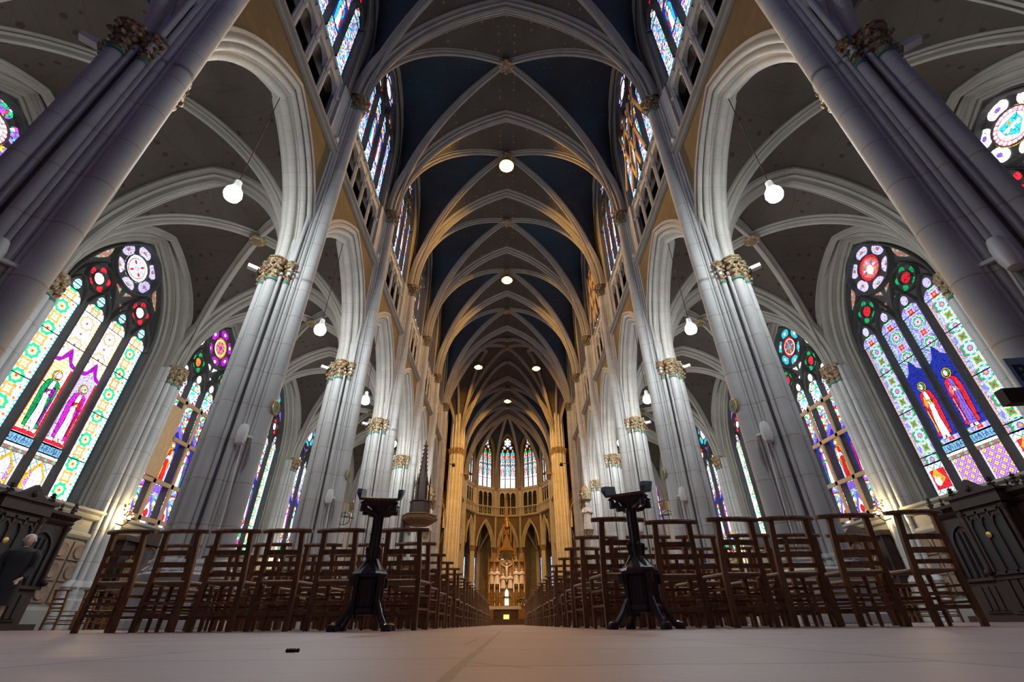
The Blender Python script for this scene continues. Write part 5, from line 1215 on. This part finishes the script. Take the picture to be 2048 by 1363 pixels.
# reredos
YR = 65.2
r = empty('high_altar_reredos', (-.15, YR, 0), label='tall gilded gothic reredos with crucifixion, niches and central spire in the apse', cat='reredos')
b = MB(); b.box(-2.9, 2.9, -1.6, .6, 0, .6); b.box(-2.3, 2.3, -1.2, .6, .6, 1.9); b.box(-2.45, 2.45, -1.3, .6, 1.9, 2.0); b.box(-2.4, 2.4, -.7, .6, 2.0, 2.9); b.box(-2.5, 2.5, -.75, .6, 2.9, 3.0); b.obj('base', ['goldwood'], r)
def pinn(b, x, y, z, w_, h):
    b.bar((x, y, z), (x, y, z + h * .55), w_, w_); b.bar((x, y, z + h * .55), (x, y, z + h), w_ * 1.15, w_ * 1.15, w2=.02)
    for t in range(4):
        for s_ in (-1, 1): b.ball((x + s_ * w_ * .6 * (1 - t * .2), y, z + h * (.62 + t * .09)), w_ * .28, 5)
b = MB(); b.box(-2.35, 2.35, -.1, .5, 3.0, 7.2)
for x in (-2.35, -1.6, -.85, .85, 1.6, 2.35): pinn(b, x, -.35, 3.0, .16, 6.2 - abs(x) * .5)
for x in (-1.97, -1.22, 1.22, 1.97):
    a = Arch(.3, .5); b.sweep([(x + q, -.38, 6.4 + z) for q, z in a.pts(0, 8)], (0, 1, 0), [(-.08, -.06), (.08, -.06), (.08, .06), (-.08, .06)])
    b.loft([[(x - .38, y, 6.5), (x, y, 7.7), (x + .38, y, 6.5)] for y in (-.45, -.1)], 0, False); b.poly([(x - .34, -.46, 6.95), (x + .34, -.46, 6.95), (x, -.46, 7.7)]); pinn(b, x, -.3, 7.2, .12, 1.6)
b.obj('niche_screen', ['goldwood'], r)
b = MB(); a = Arch(.8, 1.3); b.sweep([(q, -.5, 7.2 + z) for q, z in a.pts(0, 10)], (0, 1, 0), [(-.15, -.1), (.15, -.1), (.15, .1), (-.15, .1)])
b.loft([[(-1.0, y, 7.2), (0, y, 10.6), (1.0, y, 7.2)] for y in (-.6, .2)], 0, False); b.poly([(-.9, -.6, 8.3), (.9, -.6, 8.3), (.55, -.6, 8.9), (0, -.6, 10.5), (-.55, -.6, 8.9)])
for t in range(8):
    for s_ in (-1, 1): b.ball((s_ * (1.0 - t * .125), -.5, 7.4 + t * .42), .12, 5)
b.bar((0, -.2, 10.2), (0, -.2, 12.6), .7, .7, w2=.5)
for s_ in (-1, 1): pinn(b, s_ * 1.0, -.2, 7.0, .22, 3.4); pinn(b, s_ * .55, -.2, 9.3, .2, 2.6); b.bar((s_ * 1.3, -.2, 8.6), (s_ * .9, -.2, 9.2), .1)
b.bar((0, -.2, 12.6), (0, -.2, 15.6), .45, .45, w2=.03)
for t in range(7):
    for s_ in (-1, 1): b.ball((s_ * (.26 - t * .03), -.3, 12.8 + t * .38), .08, 5)
b.bar((-.16, -.2, 15.4), (.16, -.2, 15.4), .05); b.obj('central_spire', ['goldwood'], r)
b = MB(); b.lathe([(.12, 10.9), (.3, 11.1), (.3, 11.15)], (0, -.75, 0), 8); robed(b, (0, -.75, 11.15), 1.3, 1); b.obj('upper_statue', ['goldwood', 'gold'], r)
for i, x in enumerate((-1.97, -1.22, 1.22, 1.97)):
    b = MB(); b.lathe([(.10, 4.0), (.24, 4.35), (.24, 4.4)], (x, -.45, 0), 8); robed(b, (x, -.45, 4.4), 1.75, 1); b.obj('niche_statue', ['goldwood', 'paleplaster'], r)
b = MB(); b.bar((0, -.5, 3.6), (0, -.5, 7.4), .14, .10, 0); b.bar((-.8, -.5, 6.7), (.8, -.5, 6.7), .14, .10, 0)
b.tube([(0, -.6, 4.6), (.02, -.62, 5.3), (0, -.6, 5.8), (0, -.6, 6.35), (0, -.62, 6.5)], [.06, .11, .13, .17, .07], 10, 1); b.ball((0, -.66, 6.68), .13, 8, 1, 1.2)
for s_ in (-1, 1): b.tube([(s_ * .14, -.6, 6.35), (s_ * .45, -.6, 6.55), (s_ * .75, -.6, 6.72)], [.06, .05, .04], 7, 1)
b.obj('crucifix', ['oak', 'paleplaster'], r)
for s_ in (-1, 1):
    b = MB(); robed(b, (s_ * .45, -.62, 3.9), 1.7, 0); b.obj('mourner_statue', ['paleplaster'], r)
b = MB(); b.lathe([(.5, 2.9), (.5, 3.0)], (0, -.85, 0), 8); b.bar((-.32, -.9, 2.0), (-.32, -.9, 3.6), .08); b.bar((.32, -.9, 2.0), (.32, -.9, 3.6), .08); b.loft([[(-.42, y, 3.5), (0, y, 4.3), (.42, y, 3.5)] for y in (-1.0, -.8)], 0, False); b.poly([(-.2, -1.0, 3.9), (.2, -1.0, 3.9), (0, -1.0, 4.3)])
M['taber'] = glow('lit_tabernacle', (1.0, .78, .45), 7.0); tb = b.obj('tabernacle', ['goldwood'], r)
b = MB(); b.box(-.22, .22, -.95, -.9, 2.05, 2.75); b.poly([(x, -.92, z) for x, z in ((-.2, 2.95), (.2, 2.95), (.2, 3.5), (0, 3.85), (-.2, 3.5))]); b.obj('lit_niche', ['taber'], tb)
for i, x in enumerate((-2.2, -1.5, -.9, .9, 1.5, 2.2)):
    k_ = empty('altar_candlestick', (-.15 + x, YR - 1.0, 2.0), label='tall gilt candlestick with white candle on the high altar, %s of six from the left' % ORD[i], cat='candlestick', group='high altar candlesticks')
    b = MB(); b.lathe([(.16, 0), (.17, .05), (.06, .25), (.05, .5), (.08, .55), (.04, .65), (.035, 1.3), (.10, 1.38), (.10, 1.42)], (0, 0, 0), 10); b.obj('stick', ['brass'], k_); b = MB(); b.lathe([(.05, 1.4), (.045, 2.45)], (0, 0, 0), 8); b.obj('candle', ['wax'], k_)
for sg in (-1, 1):
    r = empty('choir_stalls', (sg * 3.0 - .1, 50.5, 0), label='dark wooden choir stalls and rail on the %s of the communion altar' % NS[sg], cat='choir stalls'); b = MB(); b.box(-.9, .9, 0, .12, 0, 1.5); b.box(-.95, .95, -.05, .2, 1.5, 1.6)
    for i in range(9): b.tube([(-.85 + i * .21, -.04, 0), (-.85 + i * .21, -.04, 1.5)], .03, 6)
    b.obj('front_panel', ['front'], r); b = MB(); b.box(-.9, .9, 1.0, 1.15, 0, 2.1); b.obj('backrest', ['front'], r)
    r = empty('crossing_pole', (sg * 6.1, YC1 - .2, 15.35), label='thin gilded horizontal pole reaching inwards from the %s gold crossing pillar' % NS[sg], cat='pole', group='crossing poles'); b = MB(); b.tube([(sg * .4, 0, 0), (-sg * 1.7, 0, 0)], .05, 6); b.obj('rod', ['gold'], r)
# ------------------------------------------------------------------ notice board fixed before the near right pillar
r = empty('notice_board', (5.30, 4.28, 0), math.radians(-8), label='blue-white notice board with dark letter B and brown wooden bar on the near right pillar', cat='notice board')
r.scale = (.907, .907, .907); M['board'] = flat('pale_blue_board', (.22, .38, .50), .6); M['ink'] = flat('dark_blue_ink', (.01, .02, .05), .6)
b = MB(); b.box(.22, 1.2, -.03, 0, 1.3, 2.05); b.box(.22, 1.2, -.03, 0, 2.33, 2.72); b.obj('panel', ['board'], r)
b = MB(); b.box(-.08, 1.05, -.12, .0, 2.12, 2.30); b.obj('crossbar', ['oak'], r)
for q in (.6, 1.1):
    b = MB(); b.box(q, q + .06, 0, .05, 0, 2.7); b.obj('leg', ['oak'], r)
cu = bpy.data.curves.new('lettering', 'FONT'); cu.body = 'B'; cu.size = .30; cu.extrude = .002; cu.offset = .006; cu.materials.append(M['ink']); t_ = bpy.data.objects.new('text', cu); COL.objects.link(t_); bpy.context.view_layer.update(); me = bpy.data.meshes.new_from_object(t_.evaluated_get(bpy.context.evaluated_depsgraph_get())); bpy.data.objects.remove(t_); o = bpy.data.objects.new('lettering', me); COL.objects.link(o); adopt(o, r); o.location = (.25, -.035, 2.42); o.rotation_euler = (PI / 2, 0, 0)
# ------------------------------------------------------------------ the crumb on the floor
r = MB()
for q in range(6): r.ball((.006 * math.cos(q * 1.7) + .003 * q - .01, .004 * math.sin(q * 2.3), .003), .0035, 5)
o = r.obj('floor_crumb', ['black'], label='tiny dark crumb lying on the pale floor slabs near the camera', cat='crumb'); o.location = (-.335, .99, 0)
# ------------------------------------------------------------------ person standing before the left confessional
def person(loc, rz):
    r = empty('person', loc, rz, label='white-haired person in a dark coat standing before the left confessional', cat='person')
    V = [(0, 0, .93), (0, .01, 1.12), (0, .015, 1.32), (0, 0, 1.42), (0, -.02, 1.50)]; E_ = [(0, 1), (1, 2), (2, 3), (3, 4)]; R_ = [(.16, .12), (.15, .11), (.18, .11), (.06, .06), (.06, .06)]
    for s_ in (-1, 1):
        k = len(V); V += [(s_ * .09, 0, .88), (s_ * .10, -.01, .48), (s_ * .10, .03, .08), (s_ * .11, -.12, .04)]; R_ += [(.10, .10), (.065, .065), (.045, .045), (.04, .035)]; E_ += [(0, k), (k, k + 1), (k + 1, k + 2), (k + 2, k + 3)]
        k = len(V); V += [(s_ * .19, .01, 1.36), (s_ * .25, .02, 1.10), (s_ * .20, -.12, .90), (s_ * .16, -.17, .85)]; R_ += [(.06, .06), (.045, .045), (.032, .032), (.03, .022)]; E_ += [(2, k), (k, k + 1), (k + 1, k + 2), (k + 2, k + 3)]
        h = k + 3                            # five fingers
        for f in range(5):
            m_ = len(V); dx = s_ * (.022 - .011 * f) if f < 4 else s_ * -.03; ln = [.05, .06, .062, .052, .03][f]
            V += [(s_ * .16 + dx, -.20, .83), (s_ * .16 + dx * 1.1, -.20 - ln * .5, .80), (s_ * .16 + dx, -.20 - ln * .7, .775)] if f < 4 else [(s_ * .13, -.18, .85), (s_ * .12, -.20, .83), (s_ * .118, -.215, .815)]
            R_ += [(.009, .009)] * 3; E_ += [(h, m_), (m_, m_ + 1), (m_ + 1, m_ + 2)]
    me = bpy.data.meshes.new('body'); me.from_pydata(V, E_, []); o = bpy.data.objects.new('body', me); COL.objects.link(o); adopt(o, r)
    md = o.modifiers.new('skin', 'SKIN'); md.use_smooth_shade = True
    for i, q in enumerate(me.skin_vertices[0].data if me.skin_vertices else []): q.radius = R_[i]
    if not me.skin_vertices:
        bm_ = bmesh.new(); bm_.from_mesh(me); lay = bm_.verts.layers.skin.verify(); bm_.verts.ensure_lookup_table()
        for i, v_ in enumerate(bm_.verts): v_[lay].radius = R_[i]; v_[lay].use_root = (i == 0)
        bm_.to_mesh(me); bm_.free()
    o.modifiers.new('sub', 'SUBSURF').levels = 1; o.modifiers['sub'].render_levels = 2
    me.materials.append(M['skin'])
    b = MB()                                # head with nose, brow, chin and ears on the neck
    rows = []
    for i in range(15):
        t = PI * i / 14; z = -math.cos(t); rr = math.sin(t)
        row = []
        for j in range(20):
            a = 2 * PI * j / 20; x = .075 * rr * math.cos(a); y = .095 * rr * math.sin(a); zz = .12 * z
            f = max(0, -math.sin(a))
            if abs(math.cos(a)) < .25 and f > 0: y -= .028 * math.exp(-((z + .12) / .16) ** 2) + .010 * math.exp(-((z + .45) / .10) ** 2) + .012 * math.exp(-((z + .75) / .14) ** 2)
            if f > .5 and abs(abs(math.cos(a)) - .42) < .18: y += .012 * math.exp(-((z - .05) / .10) ** 2)
            row.append((x, y, 1.60 + zz))
        rows.append(row)
    b.loft(rows, 0, True, True, None, True)
    for s_ in (-1, 1): b.ball((s_ * .076, .005, 1.59), .022, 6, 0, 1.4, .5)
    b.obj('head', ['skin'], r)
    b = MB(); b.ball((0, .022, 1.635), .098, 12, 0, .95); [b.ball((.085 * math.cos(a), .03 + .08 * math.sin(a), 1.60), .03, 5) for a in [i * .35 - .2 for i in range(11)]]; b.obj('hair', ['hair'], r)
    b = MB(); b.lathe([(.21, .42), (.215, .6), (.19, .9), (.18, 1.1), (.215, 1.25), (.215, 1.38), (.15, 1.44), (.08, 1.475)], (0, .01, 0), 18, 0, True, 0, 1.05, .72)
    for s_ in (-1, 1): b.tube([(s_ * .16, .01, 1.38), (s_ * .235, .01, 1.28), (s_ * .255, .02, 1.10), (s_ * .225, -.06, .98), (s_ * .20, -.12, .91)], [.095, .09, .07, .056, .05], 10)
    b.obj('coat', ['coat'], r); return r
M['skin'] = flat('skin', (.55, .36, .28), .6); M['hair'] = flat('white_hair', (.62, .60, .60), .9, 0, 60, .3, .4); M['coat'] = flat('dark_coat', (.02, .02, .025), .9)
person((-9.95, 10.2, 0), .6)

# ------------------------------------------------------------------ floodlights that wash the crossing and the high altar
def flood(loc, target, energy, col, size, label):
    r = empty('floodlight', loc, label=label, cat='floodlight', group='crossing floodlights')
    d = (Vector(target) - Vector(loc)).normalized(); b = MB(); b.tube([tuple(-d * .35), tuple(-d * .05)], [.10, .17], 12); b.obj('housing', ['black'], r)
    if loc[1] < 45: b = MB(); b.bar(tuple(-d * .3), (math.copysign(1.1, loc[0]), -.95, -.1), .05); b.obj('bracket', ['black'], r)
    l = light('flood_lamp', 'SPOT', loc, energy, col, spot_size=math.radians(size), spot_blend=.5, shadow_soft_size=.12); l.rotation_euler = d.to_track_quat('-Z', 'Y').to_euler()
for sg in (-1, 1):
    flood((sg * 5.2, 42.9, 13.0), (sg * 6.6, 54.3, 11.0), 5200, (1.0, .46, .07), 100, 'black floodlight behind the last nave pillar of the %s arcade, aimed at the gold pillar' % NS[sg])
    flood((sg * 4.4, YC1 - .2, 15.2), (-.1, 65.0, 5.2), 5200, (1.0, .84, .62), 17, 'added black floodlight on the %s crossing pole to brighten the reredos' % NS[sg])  # pole lamps added to brighten the reredos
